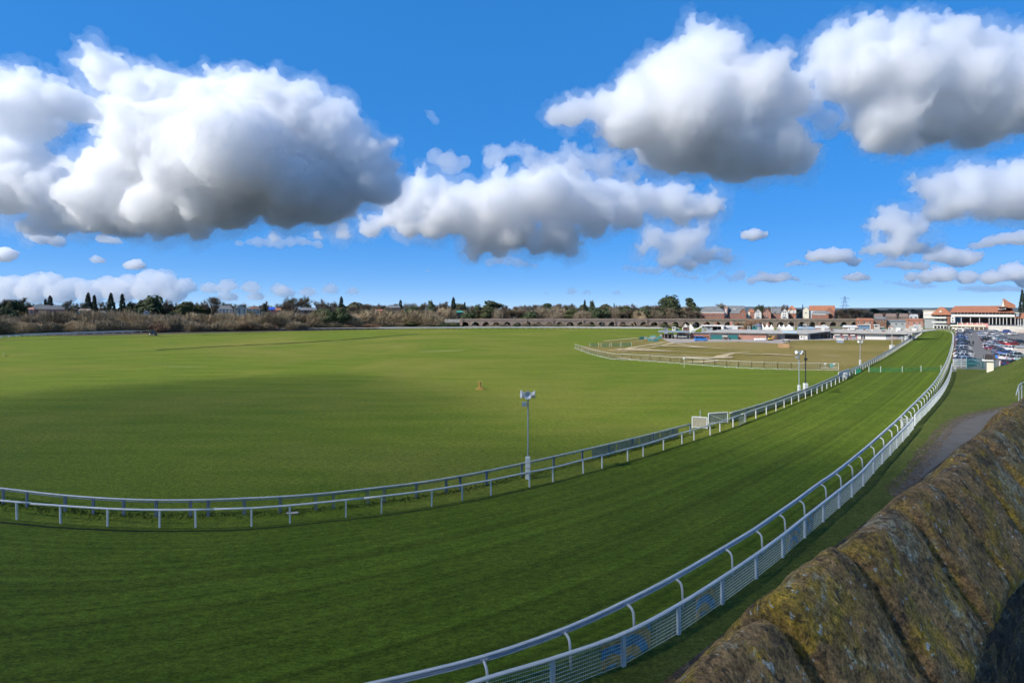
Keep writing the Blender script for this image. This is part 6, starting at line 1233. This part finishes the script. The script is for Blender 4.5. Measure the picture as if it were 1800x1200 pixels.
LOOK = {'bare': ('bare_tree', 'bare brown deciduous tree', 'tree', 'bare trees on the skyline'), 'ever': ('evergreen_tree', 'dark round headed evergreen tree', 'tree', 'evergreen trees on the skyline'), 'coni': ('conifer_tree', 'dark pointed conifer', 'tree', 'conifers on the skyline'), 'pine': ('pine_tree', 'flat topped dark pine', 'tree', 'pines on the skyline'), 'willow': ('willow_bush', 'tan bare willow bush', 'bush', 'willow bushes along the far rail'), 'scrub': ('scrub_bush', 'dull brown scrub bush', 'bush', 'brown scrub along the far rail'), 'rust': ('scrub_bush', 'rusty brown scrub bush', 'bush', 'rusty scrub by the viaduct'), 'dark': ('evergreen_bush', 'dark green evergreen bush', 'bush', 'evergreen bushes among the scrub'), 'olive': ('ivy_bush', 'olive green leafy bush', 'bush', 'evergreen bushes among the scrub')}
PLANTS = []
def plant(px, top, wpx, kind, D): PLANTS.append((px, top, wpx, kind, D))
rr = random.Random(31)
for px, top, wd_, k in ((88, 521, 22, 'coni2'), (155, 515.5, 20, 'coni0'), (166, 520, 15, 'coni1'), (195, 516, 20, 'coni0'), (215, 518, 17, 'coni1'), (80, 527, 14, 'coni1'), (600, 522.5, 19, 'coni2'), (704, 528, 17, 'coni2'), (758, 529, 15, 'ever0'), (797, 523.5, 20, 'coni2'), (817, 532, 9, 'coni1'), (840, 535, 13, 'ever1'), (868, 528.5, 30, 'pine0'), (1028, 528, 11, 'coni0'), (1041, 529, 13, 'ever0'), (1079.5, 534, 6, 'coni1'), (1182, 519.5, 34, 'ever1'), (1170, 528, 22, 'ever0'), (1215, 523.5, 16, 'pine1'), (1223, 536, 14, 'ever0'), (966, 533, 18, 'pine1'), (265, 520, 38, 'ever1'), (250, 528, 22, 'ever0'), (278, 527, 22, 'ever0'), (20, 528, 24, 'ever1'), (7, 531, 18, 'ever0'), (34, 533, 14, 'ever2'), (325, 531, 26, 'ever2'), (545, 538, 14, 'ever0'), (393, 532, 8, 'coni1'), (465, 536, 12, 'coni1'), (228, 531, 12, 'ever0'), (1336, 536, 8, 'ever0'), (1341, 536.5, 8, 'ever1'), (1330, 539, 8, 'ever2'), (240, 536, 10, 'dark0'), (1797, 511, 14, 'coni2')):
    plant(px, top, wd_, k, rr.uniform(372, 400) if px < 1300 or px > 1700 else 430)
for px, top, wd_ in ((10, 524, 24), (38, 522, 22), (60, 531, 20), (120, 526, 24), (135, 530, 18), (180, 527, 20), (295, 526, 26), (308, 532, 20), (330, 528, 26), (345, 531, 20), (372, 520, 28), (360, 527, 20), (402, 533, 16), (465, 529, 15), (498, 530, 24), (516, 519.5, 44), (507, 525, 28), (530, 524, 26), (564, 525.5, 22), (578, 529, 24), (590, 531, 20), (620, 534, 24), (640, 533, 22), (660, 537, 18), (672, 535, 20), (690, 534, 18), (728, 535, 22), (744, 530.5, 20), (780, 529.5, 22), (772, 532, 16), (812, 534, 18), (830, 536, 20), (855, 536, 24), (885, 536, 22), (905, 537, 20), (920, 535, 24), (942, 534, 26), (980, 533, 22), (1000, 534, 28), (1015, 538, 22), (1055, 537, 26), (1070, 540, 20), (1092, 536, 30), (1110, 534, 34), (1130, 536, 30), (1150, 537, 26), (1158, 534, 24), (1200, 540, 22), (1212, 536, 24), (1265, 532, 26), (1375, 535, 24), (1382, 536, 20), (1350, 538, 18), (1474, 543, 20), (1496, 541, 18), (1510, 544, 22)):
    plant(px, top, wd_, f'bare{rr.randrange(5)}', rr.uniform(380, 408) if px < 1225 else rr.uniform(425, 440))
for i in range(92):
    px = -12 + i * 13.6 + rr.uniform(-6, 6); plant(px, rr.uniform(531, 541) + (2 if px > 820 else 0), rr.uniform(20, 32), rr.choice(['bare0', 'bare1', 'bare2', 'bare3', 'bare4', 'bare1', 'ever2']), rr.uniform(402, 425))
# mixed belt behind the viaduct and below the skyline
for i in range(74):
    px = 590 + i * 8.6 + rr.uniform(-4, 4); k = rr.choice(['bare0', 'bare1', 'scrub0', 'scrub1', 'scrub2', 'willow0', 'ever2', 'olive0', 'bare3', 'scrub1', 'dark0', 'bare4'])
    plant(px, rr.uniform(539, 547), rr.uniform(20, 34), k, rr.uniform(362, 378))
# scrub belt on the left, in front of the houses
for i in range(46):
    px = -18 + i * 14.2 + rr.uniform(-5, 5); top = 548.5 + 3.5 * math.sin(px * .021 + 1) + rr.uniform(-2, 4) + (4 if 410 < px < 480 else 0) + (4 if px < 60 else 0)
    D = max(232, 10800 / (600 - HY + 0) if px < 0 else 246 + px * .11) + rr.uniform(8, 24)
    plant(px, top, rr.uniform(30, 52), rr.choice(['scrub0', 'scrub1', 'scrub2', 'willow1', 'scrub0'] if px < 250 else ['willow0', 'willow1', 'willow2', 'scrub1', 'willow2', 'scrub2']), D)
for i in range(40):
    px = -10 + i * 17 + rr.uniform(-6, 6); D = 240 + px * .125 + rr.uniform(0, 5)
    plant(px, rr.uniform(560, 569) + (3 if px < 120 else 0), rr.uniform(24, 40), rr.choice(['scrub0', 'willow0', 'scrub2', 'scrub1', 'willow2', 'rust0']), D)
for px, top, wd_, k in ((350, 551, 34, 'dark0'), (365, 555, 30, 'dark0'), (440, 548, 20, 'dark0'), (470, 548, 18, 'dark0'), (575, 543, 36, 'ever0'), (600, 541, 30, 'ever0'), (588, 548, 30, 'dark0'), (300, 549, 22, 'dark0'), (40, 548, 30, 'scrub2'), (5, 543, 30, 'dark0'), (22, 546, 26, 'dark0'), (240, 549, 20, 'dark0'), (560, 546, 30, 'olive0')): plant(px, top, wd_, k, 318 + rr.uniform(0, 10))
for px, top, wd_, k in ((620, 551, 50, 'willow0'), (650, 547.5, 46, 'willow1'), (685, 546, 50, 'willow2'), (715, 545, 48, 'willow0'), (745, 547, 42, 'willow1'), (765, 550, 34, 'willow2'), (640, 560, 40, 'scrub0'), (670, 562, 44, 'scrub1'), (700, 564, 44, 'scrub2'), (730, 564, 44, 'olive0'), (757, 566, 38, 'scrub0'), (780, 568, 30, 'dark0'), (800, 567, 18, 'olive0')): plant(px, top, wd_, k, 336 + rr.uniform(0, 8))
for i in range(44):
    px = 820 + i * 9 + rr.uniform(-5, 5); plant(px, rr.uniform(567, 573), rr.uniform(9, 18), rr.choice(['scrub0', 'scrub1', 'olive0', 'scrub2']), 343 + rr.uniform(0, 4))
for i in range(12): plant(1296 + i * 4.0 + rr.uniform(-2, 2), rr.uniform(560, 569), rr.uniform(10, 18), rr.choice(['rust0', 'rust1', 'scrub1']), 300 + rr.uniform(0, 20))
for i in range(30): plant(1468 + i * 5.6 + rr.uniform(-3, 3), rr.uniform(546, 552), rr.uniform(12, 22), rr.choice(['scrub0', 'bare2', 'willow0', 'scrub1', 'rust0', 'willow2']), 440 + rr.uniform(0, 60))
for i in range(22): plant(1400 + i * 11 + rr.uniform(-4, 4), rr.uniform(542.5, 545), rr.uniform(14, 24), rr.choice(['bare0', 'scrub0', 'willow1', 'bare3', 'olive0']), 800 + rr.uniform(0, 200))
PLANTS.sort(key=lambda q: q[0]); cnt = {}
for px, top, wd_, key, D in PLANTS:
    fam = key.rstrip('0123456789'); nm, look, cat, grp = LOOK[fam]; tm, cm, z1, w1 = PROTO[key]; k = cnt.get(look, 0); cnt[look] = k + 1
    th = empty(nm, (X(px, D), D, 0), rr.uniform(-.6, .6)); hgt = max(1.2, Z(top, D)); s_ = wd_ / F * D / w1; th.scale = (s_, s_, hgt / z1)
    tag(th, f'{look}, {ordw(k)} of its kind from the left edge of the view', cat, grp)
    for nm2, me in (('trunk', tm), ('crown', cm)): o = bpy.data.objects.new(nm2, me); COL.objects.link(o); o.parent = th
# dark ground under the scrub and far low hills
sheet('river_bank', [(-420, 232), (-200, 238), (-160, 265), (-60, 335), (0, 341), (110, 343), (110, 361), (-420, 361)], M('leaf_litter', (.06, .048, .032), .95, .3, .2), .05)
hv = []; hf_ = []
for i in range(161):
    x = -4200 + i * 60; z = 12 + 9 * mn.noise(Vector((i * .06, 0, 3))) + 6 * mn.noise(Vector((i * .31, 2, 3))) + 2.5 * mn.noise(Vector((i * 1.3, 5, 3))) + (8 if x > 900 else 0)
    hv += [(x, 2300, -1), (x, 2600, max(3, z)), (x, 3400, max(4, z * 1.3)), (x, 3900, -1)]
for i in range(160):
    for j in range(3): hf_.append((i * 4 + j, (i + 1) * 4 + j, (i + 1) * 4 + j + 1, i * 4 + j + 1))
me = bpy.data.meshes.new('hills'); me.from_pydata(hv, [], hf_); me.materials.append(M('hazed_wooded_hills', (.10, .115, .11), .95, .4, .02)); o = bpy.data.objects.new('hills', me); COL.objects.link(o); tag(o, kind='structure')  # distance haze put into the paler hill colour
